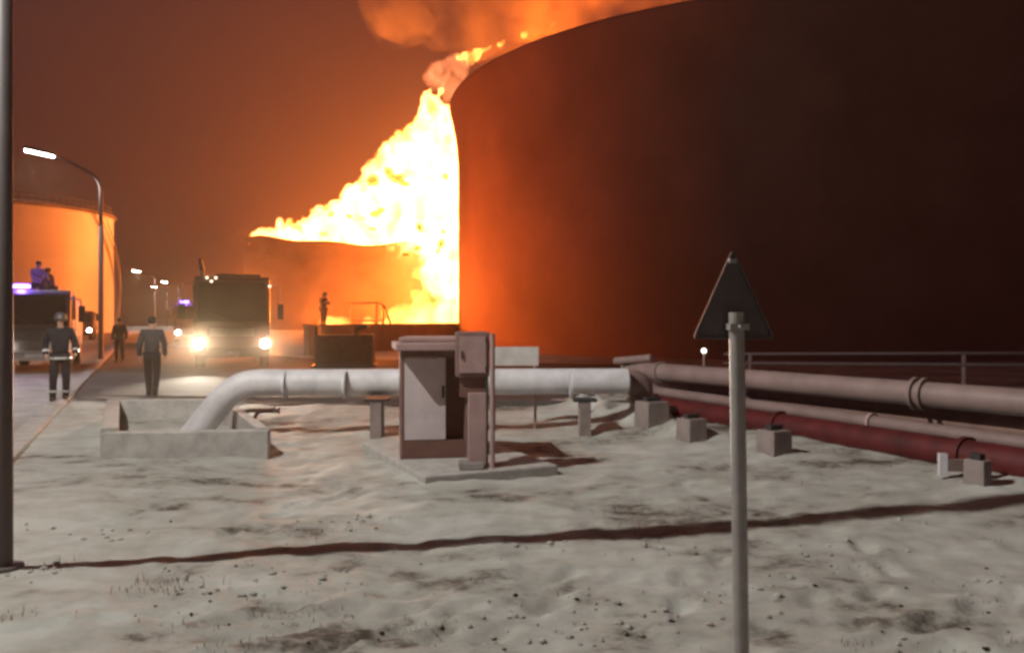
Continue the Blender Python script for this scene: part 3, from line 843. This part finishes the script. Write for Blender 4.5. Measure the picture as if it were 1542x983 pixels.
def lamp_post(loc, label, H, R0, power, group='street lamps along the road', arm=2.55, rz=UANG, soft=.14):
    root = thing('street_lamp', loc, rz, label, 'street lamp', group)
    MB().tube([(0, 0, -.1), (0, 0, .02)], R0 * 2.2, 12).build('base_plate', M_lamppost, root)
    pts = fillet([Vector((0, 0, 0)), Vector((0, 0, H * .72)), Vector((0, 0, H - .2)), Vector((-arm * .55, 0, H + .42))], .9, 8)
    n = len(pts); MB().tube(pts, [R0 - (R0 * .45) * i / (n - 1) for i in range(n)], 16).build('pole', M_lamppost, root)
    MB().tube([pts[-1], Vector((-arm * .72, 0, H + .57))], R0 * .45, 10).build('arm', M_lamppost, root)
    z = H + .62
    MB().prism([(-arm - .5, z + .16), (-arm - .44, z + .26), (-arm * .72, z + .06), (-arm * .72, z - .06), (-arm - .48, z + .12)], -.14, .14, 'Y').build('lamp_head', M_lamppost, root, bevel=.02)
    MB().prism([(-arm - .46, z + .11), (-arm * .76, z - .055), (-arm * .76, z - .095), (-arm - .46, z + .07)], -.12, .12, 'Y').build('lens', M_lamp, root)
    ld = bpy.data.lights.new('lamp_light', 'SPOT'); ld.energy = power; ld.spot_size = math.radians(142); ld.spot_blend = .10; batwing(ld)
    ld.shadow_soft_size = soft; ld.color = (1.0, .965, .90)
    lo = bpy.data.objects.new('lamp_light', ld); COL.objects.link(lo); lo.parent = root; lo.location = (-arm, 0, z - .16)
    return root
lamp_post((-3.468, 5.44, 0), 'nearest street lamp, its grey post at the left edge rising out of the picture', 8.0, .055, 2450, rz=math.radians(12), soft=.025)
l2 = lamp_post(P(152, 543, 32.4).xy.to_3d(), 'curved street lamp lit white in front of the small orange tank', 7.6, .10, 450, arm=2.2)
for x, y, d, lab in ((205, 410, 115, 'far street lamp, highest and leftmost of the small lights down the road'), (232, 433, 168, 'farthest street lamp, lowest of the small lights down the road'), (247, 426, 149, 'far street lamp, rightmost of the small lights down the road')):
    p = P(x, y, d); lamp_post(Vector((p.x + 2.3, p.y + 1.0, 0)), lab, p.z - .5, .1, 1500)

# ------------------------------------------------------------------ fire engines and vehicles
def wheel(parent, x, y, r, w):
    t = MB(); t.tube([(x - w / 2, y, r), (x - w / 2 + .03, y, r), (x + w / 2 - .03, y, r), (x + w / 2, y, r)], [r - .05, r, r, r - .05], 22)
    o = t.build('wheel', M_rubber, parent)
    s = 1 if x > 0 else -1
    MB().tube([(x + s * (w / 2 - .02), y, r), (x + s * (w / 2 + .01), y, r), (x + s * (w / 2 + .02), y, r)], [r * .62, r * .6, r * .3], 18).build('rim', M_chrome, o)

def truck(name, loc, rz, label, w, H, paint, cat='fire truck', bonnet=0.0, body_h=None, body_len=4.2, beacon=True, spots=True, glass_low=.52, head_z=.8, headpow=85, monitor=False, headw=.80, cabpaint=None):
    root = thing(name, loc, rz, label, cat)
    hw = w / 2; cb = .5; cabp = cabpaint or paint
    wz = cb + (H - cb) * glass_low
    prof = [(-.02, cb), (-.06, wz), (.22, H - .14), (.42, H), (1.95, H), (2.0, H - .08), (2.0, cb)]
    MB().prism(prof, -hw, hw).build('cab', cabp, root, bevel=.05)
    # windshield, a hair proud of the raked front
    y0, y1 = -.06, .22
    def on(zz): return y0 + (y1 - y0) * (zz - wz) / (H - .14 - wz)
    za, zb = wz + .05, H - .2
    ya, yb = on(za) - .012, on(zb) - .012
    MB().add([(-hw + .1, ya, za), (hw - .1, ya, za), (hw - .16, yb, zb), (-hw + .16, yb, zb),
              (-hw + .1, ya + .03, za), (hw - .1, ya + .03, za), (hw - .16, yb + .03, zb), (-hw + .16, yb + .03, zb)],
             [(0, 1, 2, 3), (7, 6, 5, 4), (0, 4, 5, 1), (1, 5, 6, 2), (2, 6, 7, 3), (3, 7, 4, 0)]).build('windshield', M_glass, root)
    for s in (-1, 1):
        MB().tube([(s * .1, ya - .02, za + .02), (s * .1 + s * hw * .55, on(za + .3) - .035, za + .3)], .012, 6).build('wiper', M_black, root)
        d = MB().box((s * (hw + .012), 1.0, (cb + H) / 2 - .1), (.03, 1.25, H - cb - .4)).build('door', cabp, root, bevel=.01)
        MB().box((s * (hw + .032), 1.0, (wz + H) / 2 + .02), (.015, 1.05, (H - wz) * .68)).build('side_window', M_glass, d)
        MB().box((s * (hw + .045), 1.45, wz - .12), (.03, .18, .05)).build('door_handle', M_black, d)
        m = MB().box((s * (hw + .33), -.22, wz + .38), (.2, .09, .52)).build('mirror', M_black, root, bevel=.03)
        MB().tube([(s * (hw - .02), .1, H - .28), (s * (hw + .3), -.2, H - .3), (s * (hw + .33), -.2, wz + .55)], .022, 8).build('mirror_arm', M_galv, m)
        hl = MB(); hl.tube([(s * hw * headw, -.10, head_z), (s * hw * headw, -.16, head_z)], [.15, .14], 18); hl.build('headlight', M_head, root)
        MB().box((s * (hw - .09), -.10, head_z + .19), (.16, .05, .07)).build('indicator', mat('amber_lens', (.5, .2, .03), .3), root)
        ld = bpy.data.lights.new('head_beam', 'SPOT'); ld.energy = headpow * (1.0 if s < 0 else .45); ld.spot_size = math.radians(44); ld.spot_blend = 1.0
        ld.color = (1, .9, .72); ld.shadow_soft_size = .1
        lo = bpy.data.objects.new('head_beam', ld); COL.objects.link(lo); lo.parent = root
        lo.location = (s * hw * headw, -.2, head_z); lo.rotation_euler = (math.radians(-95), 0, 0)
    MB().box((0, -.055, wz - .32), (w * .62, .05, .28)).build('grille', M_black, root)
    for k in range(4): MB().box((0, -.087, wz - .42 + k * .07), (w * .58, .02, .022)).build('grille_bar', M_galv, root)
    MB().box((0, -.13, .55), (w * .99, .24, .3)).build('bumper', M_black if paint is M_firered else M_galv, root, bevel=.03)
    MB().box((0, -.256, .56), (.5, .012, .12)).build('number_plate', M_white, root)
    MB().box((0, 3.4, .62), (w * .4, 6.6, .2)).build('chassis', M_darksteel, root)
    bh = body_h or H - .1
    MB().box((0, 2.15 + body_len / 2, (.75 + bh) / 2), (w, body_len, bh - .75)).build('rear_body', paint, root, bevel=.04)
    for s in (-1, 1):
        for k in range(3):
            sh = MB().box((s * (hw + .008), 2.15 + body_len * (k + .5) / 3, (.95 + bh) / 2), (.02, body_len / 3 - .1, bh - 1.25)).build('locker_shutter', M_galv, root)
        MB().tube([(s * hw * .6, 2.3, bh + .12), (s * hw * .6, 2.1 + body_len, bh + .12)], .03, 8).build('roof_rail', M_galv, root)
        wheel(root, s * (hw - .17), .95, .46, .3); wheel(root, s * (hw - .17), 4.9, .46, .3)
    if beacon:
        lb = MB().box((-w * .18, .75, H + .03), (w * .36, .25, .06)).build('light_bar', M_black, root)
        MB().box((-w * .22, .72, H + .12), (w * .24, .22, .11)).build('beacon_lens', M_blue, lb, bevel=.02)
        ld = bpy.data.lights.new('beacon_light', 'POINT'); ld.energy = 140; ld.color = (.25, .12, 1); ld.shadow_soft_size = .12
        lo = bpy.data.objects.new('beacon_light', ld); COL.objects.link(lo); lo.parent = root; lo.location = (-w * .22, .5, H + .28)
    if monitor:
        mo = MB().tube([(-w * .40, .9, H - .02), (-w * .40, .9, H + .32)], .08, 10).build('water_monitor', M_darksteel, root)
        MB().tube([(-w * .40, .9, H + .28), (-w * .42, .35, H + .55)], [.09, .05], 10).build('nozzle', M_darksteel, mo)
        for k in range(3):
            MB().ball((-w * .33 + k * .14, .1 + .1, H - .06 + (.0 if k != 1 else -.12)), .05, 6).build('roof_spotlight', emit('marker_lens', (1, .8, .6), 2.0), root)
        MB().ball((hw - .02, -.05, H - .33), .05, 6).build('marker_lamp', emit('marker_lens', (1, .8, .6), 2.0), root)
        MB().box((w * .08, 1.0, H + .05), (w * .6, .8, .1)).build('roof_hatch', paint, root, bevel=.02)
    return root
c1 = P(52, 560, 25); c2 = P(350, 556, 27)
truck('fire_truck', (c1.x, c1.y, 0), math.radians(25), 'dark emergency truck with blue roof beacon on the road at left', 1.98, 2.62, M_cabwhite, body_len=3.4, body_h=2.35, head_z=.80, headpow=300, glass_low=.46, headw=.78)
truck('fire_truck', (c2.x, c2.y, 0), math.radians(20), 'dark red fire engine with bright headlights in the yard before the burning tank', 2.45, 3.15, M_firered, beacon=False, monitor=True, head_z=.86, headpow=6000, glass_low=.40, headw=.86)
van = truck('ambulance', P(290, 520, 52).xy.to_3d(), math.radians(22), 'distant emergency van with flashing lights behind the fire engine', 2.2, 2.7, M_cabwhite, cat='van', body_len=3.6, body_h=2.7, headpow=80)
truck('red_truck', RD(52, -3.2), UANG, 'distant red truck parked down the road past the second lamp', 2.4, 2.3, M_firered, cat='truck', body_len=4.5, beacon=False, headpow=40)

# thin added steam round the fire engine, gives its headlights a glow
ells = []
for i in range(26):
    p = P(R_.uniform(262, 470), 556, R_.uniform(21.5, 26.5))
    s = R_.uniform(.7, 1.2); ells.append((Vector((p.x, p.y, R_.uniform(.2, .8))), (s * 1.5, s * 1.5, s * .75), (0, 0, 0)))
m_ = bpy.data.materials.new('glow_mist'); m_.use_nodes = True
n, l = m_.node_tree.nodes, m_.node_tree.links; n.remove(n['Principled BSDF'])
pv = n.new('ShaderNodeVolumePrincipled'); pv.inputs['Color'].default_value = (.85, .66, .5, 1); pv.inputs['Density'].default_value = .009; pv.inputs['Anisotropy'].default_value = .5
l.new(pv.outputs[0], n['Material Output'].inputs['Volume'])
mist = hull('headlight_glow_mist', ells, .3, [(1.6, 1.0)], m_)
tag(mist, 'thin pale mist added round the fire engine headlights for their glow', 'smoke', kind='stuff')

# ------------------------------------------------------------------ people
def skin_mesh(chains, root_i, levels=1):
    """chains: verts list [(co, r)], edges"""
    vs, es = chains
    me = bpy.data.meshes.new('sk'); me.from_pydata([v[0] for v in vs], es, [])
    o = bpy.data.objects.new('sk', me); COL.objects.link(o)
    md = o.modifiers.new('s', 'SKIN'); md.use_smooth_shade = True
    for i, v in enumerate(vs):
        sv = me.skin_vertices[0].data[i]; sv.radius = v[1] if isinstance(v[1], tuple) else (v[1], v[1]); sv.use_root = (i == root_i)
    ss = o.modifiers.new('u', 'SUBSURF'); ss.levels = levels; ss.render_levels = levels
    dg = bpy.context.evaluated_depsgraph_get(); dg.update()
    nm = bpy.data.meshes.new_from_object(o.evaluated_get(dg))
    bpy.data.objects.remove(o); return nm

M_navy = mat('navy_turnout_cloth', (0.014, 0.012, 0.018), 0.85, var=.2, scale=9, bump=.4, bscale=14)
M_brownc = mat('dark_cloth', (0.05, 0.035, 0.03), 0.85, var=.2, scale=9)
M_greyc = mat('grey_jacket_cloth', (0.055, 0.05, 0.048), 0.85, var=.15, scale=9, bump=.4, bscale=14)
M_purple = mat('purple_jacket_cloth', (0.10, 0.03, 0.07), 0.85, var=.15, scale=9)
M_palec = mat('pale_jacket_cloth', (0.36, 0.31, 0.32), 0.85, var=.12, scale=9)
M_refl = mat('reflective_tape', (0.55, 0.55, 0.52), 0.35, var=.05)
M_helm = mat('helmet_paint', (0.10, 0.085, 0.08), 0.4, var=.05)
M_hair = mat('dark_hair', (0.02, 0.015, 0.012), 0.7, var=.1)

def person(loc, rz, label, h=1.76, jacket=M_navy, trousers=M_navy, pose=None, helmet=True, stripes=True, lean=0.0, group=None):
    J = dict(pel=(0, 0, .95), spi=(0, 0, 1.13), che=(0, 0, 1.34), nec=(0, 0, 1.50), hb=(0, -.01, 1.58), hm=(0, -.02, 1.66), ht=(0, -.005, 1.74),
             shl=(-.19, 0, 1.43), ell=(-.25, .03, 1.15), wrl=(-.26, -.07, .91), hal=(-.26, -.10, .82),
             shr=(.19, 0, 1.43), elr=(.25, .03, 1.15), wrr=(.26, -.07, .91), har=(.26, -.10, .82),
             hil=(-.095, 0, .92), knl=(-.11, -.03, .50), anl=(-.11, .03, .09), tol=(-.13, -.13, .045),
             hir=(.095, 0, .92), knr=(.11, -.03, .50), anr=(.11, .03, .09), tor=(.13, -.13, .045))
    if pose: J.update(pose)
    J = {k: Vector(v) * (h / 1.78) for k, v in J.items()}
    rad = dict(pel=(.15, .11), spi=(.14, .10), che=(.165, .115), nec=.06, hb=.065, hm=(.083, .10), ht=(.055, .07), shl=.065, ell=.045, wrl=.032, hal=.03,
               shr=.065, elr=.045, wrr=.032, har=.03, hil=.09, knl=.062, anl=.042, tol=.04, hir=.09, knr=.062, anr=.042, tor=.04)
    E = [('pel', 'spi'), ('spi', 'che'), ('che', 'nec'), ('nec', 'hb'), ('hb', 'hm'), ('hm', 'ht'), ('che', 'shl'), ('shl', 'ell'), ('ell', 'wrl'), ('wrl', 'hal'),
         ('che', 'shr'), ('shr', 'elr'), ('elr', 'wrr'), ('wrr', 'har'), ('pel', 'hil'), ('hil', 'knl'), ('knl', 'anl'), ('anl', 'tol'),
         ('pel', 'hir'), ('hir', 'knr'), ('knr', 'anr'), ('anr', 'tor')]
    def sub(keys, grow, name, m, parent, extra=None):
        ks = list(keys); idx = {k: i for i, k in enumerate(ks)}
        vs = []
        for k in ks:
            r = rad[k]; g = grow.get(k, grow.get('*', 0)) if isinstance(grow, dict) else grow
            vs.append((J[k], tuple(q + g for q in r) if isinstance(r, tuple) else r + g))
        es = [(idx[a], idx[b]) for a, b in E if a in idx and b in idx]
        nm = skin_mesh((vs, es), 0, 2)
        if extra: extra(nm)
        nm.name = name; nm.materials.clear(); nm.materials.append(m)
        o = bpy.data.objects.new(name, nm); COL.objects.link(o)
        if parent is not None: o.parent = parent
        return o
    root = thing('person', loc, rz, label, 'person', group)
    def fingers(nm):
        bm = bmesh.new(); bm.from_mesh(nm)
        b = MB()
        for s in ('l', 'r'):
            w, hh = J['wr' + s], J['ha' + s]; d = (hh - w).normalized(); sd = -1 if s == 'l' else 1
            side = d.cross(Vector((sd, 0, 0)))
            if side.length < .1: side = Vector((0, -1, 0))
            side.normalize(); inn = d.cross(side).normalized()
            for k, L in enumerate((.068, .078, .072, .058)):
                p = hh + side * (.028 - .018 * k)
                b.tube([p, p + d * L * .5 + inn * .006, p + d * L + inn * .024], [.0095, .009, .007], 6)
            p = hh - d * .04 + side * .03
            b.tube([p, p + d * .03 + side * .03, p + d * .055 + side * .035], [.011, .010, .008], 6)
        # nose, ears on the head
        hm = J['hm']
        b.ball(hm + Vector((0, -.10, -.015)), .016, 5, (.8, 1, 1.3))
        for s in (-1, 1): b.ball(hm + Vector((s * .086, .01, -.01)), .026, 5, (.4, .8, 1.2))
        tmp = bpy.data.meshes.new('t'); tmp.from_pydata(b.v, [], b.f); bm.from_mesh(tmp); bm.to_mesh(nm); bm.free()
        nm.polygons.foreach_set('use_smooth', [True] * len(nm.polygons))
    sub(list(rad), {'*': -.004, 'che': -.035, 'spi': -.03, 'pel': -.03, 'shl': -.015, 'shr': -.015}, 'body', M_skin, root, fingers)
    jk = sub(['pel', 'spi', 'che', 'nec', 'shl', 'ell', 'wrl', 'shr', 'elr', 'wrr'], {'*': .022, 'nec': .012, 'pel': .03}, 'jacket', jacket, root)
    sub(['pel', 'hil', 'knl', 'anl', 'hir', 'knr', 'anr'], {'*': .02, 'pel': .005}, 'trousers', trousers, root)
    for s in ('l', 'r'):
        a, t_ = J['an' + s], J['to' + s]
        d = (t_ - a); d.z = 0; d.normalize()
        b = MB(); b.tube([a + Vector((0, 0, .13)), a + Vector((0, 0, .02)), a - d * .01 + Vector((0, 0, -.035))], [.062, .06, .062], 12)
        b.tube([a - d * .07 + Vector((0, 0, -.04)), a + Vector((0, 0, -.035)), t_ + Vector((0, 0, .005)), t_ + d * .07 - Vector((0, 0, .002))], [.038, .052, .048, .025], 12)
        b.build('boot', M_black, root)
    hm, ht = J['hm'], J['ht']
    if helmet:
        b = MB(); b.lathe([(.135, .005), (.118, .02), (.115, .06), (.098, .105), (.06, .135), (.001, .145)], tuple(hm + Vector((0, .005, .01))), 18, (.95, 1.12))
        b.build('helmet', M_helm, root)
        b = MB(); b.lathe([(.118, .0), (.122, -.03), (.12, -.12)], tuple(hm + Vector((0, .02, .01))), 12, (.9, 1.0), True, .15 * PI, .85 * PI); b.build('neck_guard', jacket, root)
    else:
        b = MB(); b.ball(hm + Vector((0, .018, .035)), .105, 8, (.9, 1.0, .9)); b.build('hair', M_hair, root)
    if stripes:
        def ring(a, c, t, r, sq=1.0):
            p = a.lerp(c, t); d = (c - a).normalized(); mb = MB()
            mb.tube([p - d * .022, p + d * .022], r, 16, False); return mb
        ring(J['pel'], J['spi'], -.25, .195).build('reflective_band', M_refl, root)
        for s in ('l', 'r'):
            ring(J['el' + s], J['wr' + s], .62, .066).build('reflective_band', M_refl, root)
            ring(J['kn' + s], J['an' + s], .62, .076).build('reflective_band', M_refl, root)
    return root

def gp(px, py):
    p = g0(px, py); return Vector((p.x, p.y, height(p.x, p.y)))
walkA = dict(knl=(-.12, -.10, .52), anl=(-.13, -.06, .10), tol=(-.15, -.22, .05), knr=(.10, .02, .49), anr=(.09, .20, .12), tor=(.10, .06, .05),
             ell=(-.27, .10, 1.17), wrl=(-.25, .0, .96), hal=(-.24, -.05, .88), elr=(.27, .0, 1.16), wrr=(.26, -.16, .98), har=(.25, -.22, .92))
person(gp(91, 607), math.radians(28), 'person in dark turnout suit with pale reflective bands walking before the emergency truck', 1.80, M_navy, M_navy, walkA)
person(gp(229, 597) , math.radians(200), 'person in a grey jacket walking away across the yard', 1.76, M_greyc, M_navy,
       dict(knl=(-.09, -.02, .50), anl=(-.07, .12, .10), tol=(-.08, -.03, .05), knr=(.08, -.10, .52), anr=(.07, -.08, .09), tor=(.08, -.24, .045)), helmet=False, stripes=False)
person(P(180, 543, 31).xy.to_3d(), math.radians(10), 'small dark figure standing beside the lit street lamp', 1.74, M_brownc, M_brownc, helmet=False, stripes=False)
person(P(487, 480, 38.5).xy.to_3d() + Vector((0, 0, P(487, 487, 38.5).z - .17)), math.radians(60), 'dark figure standing on the end of the containment wall against the flames', 1.66, M_brownc, M_brownc,
       dict(nec=(0, -.05, 1.49), hb=(0, -.08, 1.57), hm=(0, -.11, 1.64), ht=(0, -.10, 1.72), ell=(-.27, -.10, 1.2), wrl=(-.2, -.32, 1.28), hal=(-.18, -.40, 1.32), elr=(.27, -.10, 1.2), wrr=(.16, -.30, 1.2), har=(.14, -.38, 1.22)), stripes=False)
squat = dict(pel=(0, .1, .50), spi=(0, .06, .70), che=(0, .0, .92), nec=(0, -.03, 1.08), hb=(0, -.05, 1.15), hm=(0, -.07, 1.22), ht=(0, -.06, 1.30),
             shl=(-.19, 0, 1.0), shr=(.19, 0, 1.0), ell=(-.25, -.14, .78), elr=(.25, -.14, .78), wrl=(-.15, -.34, .72), wrr=(.15, -.34, .72), hal=(-.12, -.42, .72), har=(.12, -.42, .72),
             hil=(-.1, .1, .48), hir=(.1, .1, .48), knl=(-.14, -.28, .50), knr=(.14, -.28, .50), anl=(-.13, .0, .09), anr=(.13, 0, .09), tol=(-.15, -.16, .045), tor=(.15, -.16, .045))
p5 = P(57, 432, 27.6); p6 = P(74, 434, 28.2)
person(Vector((p5.x, p5.y, 2.36)), math.radians(60), 'person in a pale jacket crouching on the roof of the emergency truck', 1.78, M_palec, M_brownc, squat, helmet=False, stripes=False)
person(Vector((p6.x, p6.y, 2.36)), math.radians(-40), 'person in a dark purple jacket crouching lower on the emergency truck roof', 1.50, M_purple, M_brownc, squat, helmet=False, stripes=False)

# ------------------------------------------------------------------ distant lights
for i, (x, y, d, lab) in enumerate(((1060, 528, 15.4, 'tiny round white marker lamp on the pipe rack left of the warning sign'),)):
    p = P(x, y, d)
    t = thing('marker_lamp', Vector((p.x, p.y, 0)), 0, lab, 'lamp')
    MB().tube([(0, 0, -.1), (0, 0, p.z - .03)], .02, 8).build('stem', M_palepipe, t)
    MB().ball((0, 0, p.z), .05, 8).build('bulb', emit('marker_bulb', (1, .93, .85), 3.0), t)

# ------------------------------------------------------------------ snow clods and dry grass
def scatter():
    rr = random.Random(11); b = MB()
    def clump(cx, cy, n, spread, hh):
        for _ in range(int(n * .45)):
            x = cx + rr.gauss(0, spread); y = cy + rr.gauss(0, spread * .7); z = height(x, y) - .005
            a = rr.uniform(0, 2 * PI); L = hh * rr.uniform(.4, .9); w = .0025
            lean = rr.uniform(.2, .9); dx, dy = math.cos(a), math.sin(a)
            p0 = Vector((x, y, z)); p1 = p0 + Vector((dx * L * lean * .4, dy * L * lean * .4, L * .6)); p2 = p0 + Vector((dx * L * lean, dy * L * lean, L))
            sx = Vector((-dy * w, dx * w, 0))
            b.add([p0 - sx, p0 + sx, p1 + sx * .7, p1 - sx * .7, p2], [(0, 1, 2, 3), (3, 2, 4)])
    spots = [(255, 880, 90, .13, .09), (225, 890, 40, .1, .07), (90, 850, 40, .1, .08), (440, 915, 70, .18, .05), (500, 925, 60, .15, .05), (20, 930, 50, .08, .06),
             (260, 945, 40, .08, .05), (620, 950, 60, .12, .05), (560, 960, 30, .1, .05), (350, 975, 50, .12, .05), (930, 770, 50, .2, .09), (1000, 800, 40, .2, .08), (960, 790, 40, .2, .08), (1290, 975, 30, .06, .06),
             (1460, 910, 25, .05, .04), (1500, 905, 25, .05, .04), (1450, 930, 20, .05, .04), (1530, 970, 30, .05, .05), (240, 760, 30, .1, .05), (510, 800, 40, .1, .06), (480, 815, 30, .1, .05),
             (1250, 690, 60, .3, .10), (1330, 715, 60, .3, .08), (1220, 730, 30, .2, .07), (1150, 660, 40, .2, .1), (700, 880, 25, .06, .05), (545, 880, 12, .03, .04), (850, 880, 30, .15, .04), (1290, 840, 20, .06, .05), (1270, 855, 20, .06, .04)]
    for x, y, n, s, hh in spots:
        p = g0(x, y); clump(p.x, p.y, n, s, hh)
    for _ in range(60):
        p = g0(rr.uniform(60, 1540), rr.uniform(710, 980)); clump(p.x, p.y, rr.randint(3, 9), rr.uniform(.02, .08), rr.uniform(.02, .05))
    o = b.build('dry_grass', mat('dry_grass_blades', (0.20, 0.155, 0.11), .9, var=.3, scale=20)); tag(o, 'dead grass blades poking through the snow', 'grass', kind='stuff')
    b = MB()
    for _ in range(45):
        p = g0(rr.uniform(30, 1560), rr.triangular(700, 990, 960)); s = rr.uniform(.004, .016)
        z = height(p.x, p.y)
        n = len(b.v); vs = []
        bm = bmesh.new(); bmesh.ops.create_icosphere(bm, subdivisions=1, radius=1)
        for v in bm.verts: vs.append((p.x + v.co.x * s * rr.uniform(.7, 1.5), p.y + v.co.y * s * rr.uniform(.7, 1.5), z + v.co.z * s * rr.uniform(.4, .8) + s * .2))
        b.add(vs, [tuple(v.index for v in f.verts) for f in bm.faces], True); bm.free()
    o = b.build('soil_clods', M_soil); tag(o, 'small dark clods of soil scattered on the snow', 'clods', kind='stuff')
    rr = random.Random(23)
    ico = bmesh.new(); bmesh.ops.create_icosphere(ico, subdivisions=1, radius=1); IV = [v.co.copy() for v in ico.verts]; IF = [tuple(v.index for v in f.verts) for f in ico.faces]; ico.free()
    b = MB(); cl = [g0(rr.uniform(-20, 1560), rr.triangular(720, 1000, 960)) for _ in range(26)]
    for c in cl:
        for _ in range(rr.randint(4, 16)):
            x, y = c.x + rr.gauss(0, .18), c.y + rr.gauss(0, .14); q = rr.uniform(.006, .026) * rr.uniform(.6, 1.2); z = height(x, y)
            b.add([(x + v.x * q * rr.uniform(.7, 1.4), y + v.y * q * rr.uniform(.7, 1.4), z + v.z * q * rr.uniform(.5, .9) + q * .25) for v in IV], IF)
    o = b.build('snow_clods', M_snow); tag(o, 'crumbled lumps of trodden snow lying about', 'snow lumps', kind='stuff')
scatter()

# ------------------------------------------------------------------ haze
hm_ = bpy.data.materials.new('haze_air'); hm_.use_nodes = True
n, l = hm_.node_tree.nodes, hm_.node_tree.links; n.remove(n['Principled BSDF'])
pv = n.new('ShaderNodeVolumePrincipled'); pv.inputs['Density'].default_value = 0.0013; pv.inputs['Anisotropy'].default_value = 0.67
pv.inputs['Color'].default_value = (.80, .60, .36, 1)
l.new(pv.outputs[0], n['Material Output'].inputs['Volume'])
b = MB(); b.box((0, 230, 34.5), (2300, 1800, 73)); hz = b.build('haze', hm_)
tag(hz, 'thin smoky night haze lit by the fire', 'haze', kind='stuff')
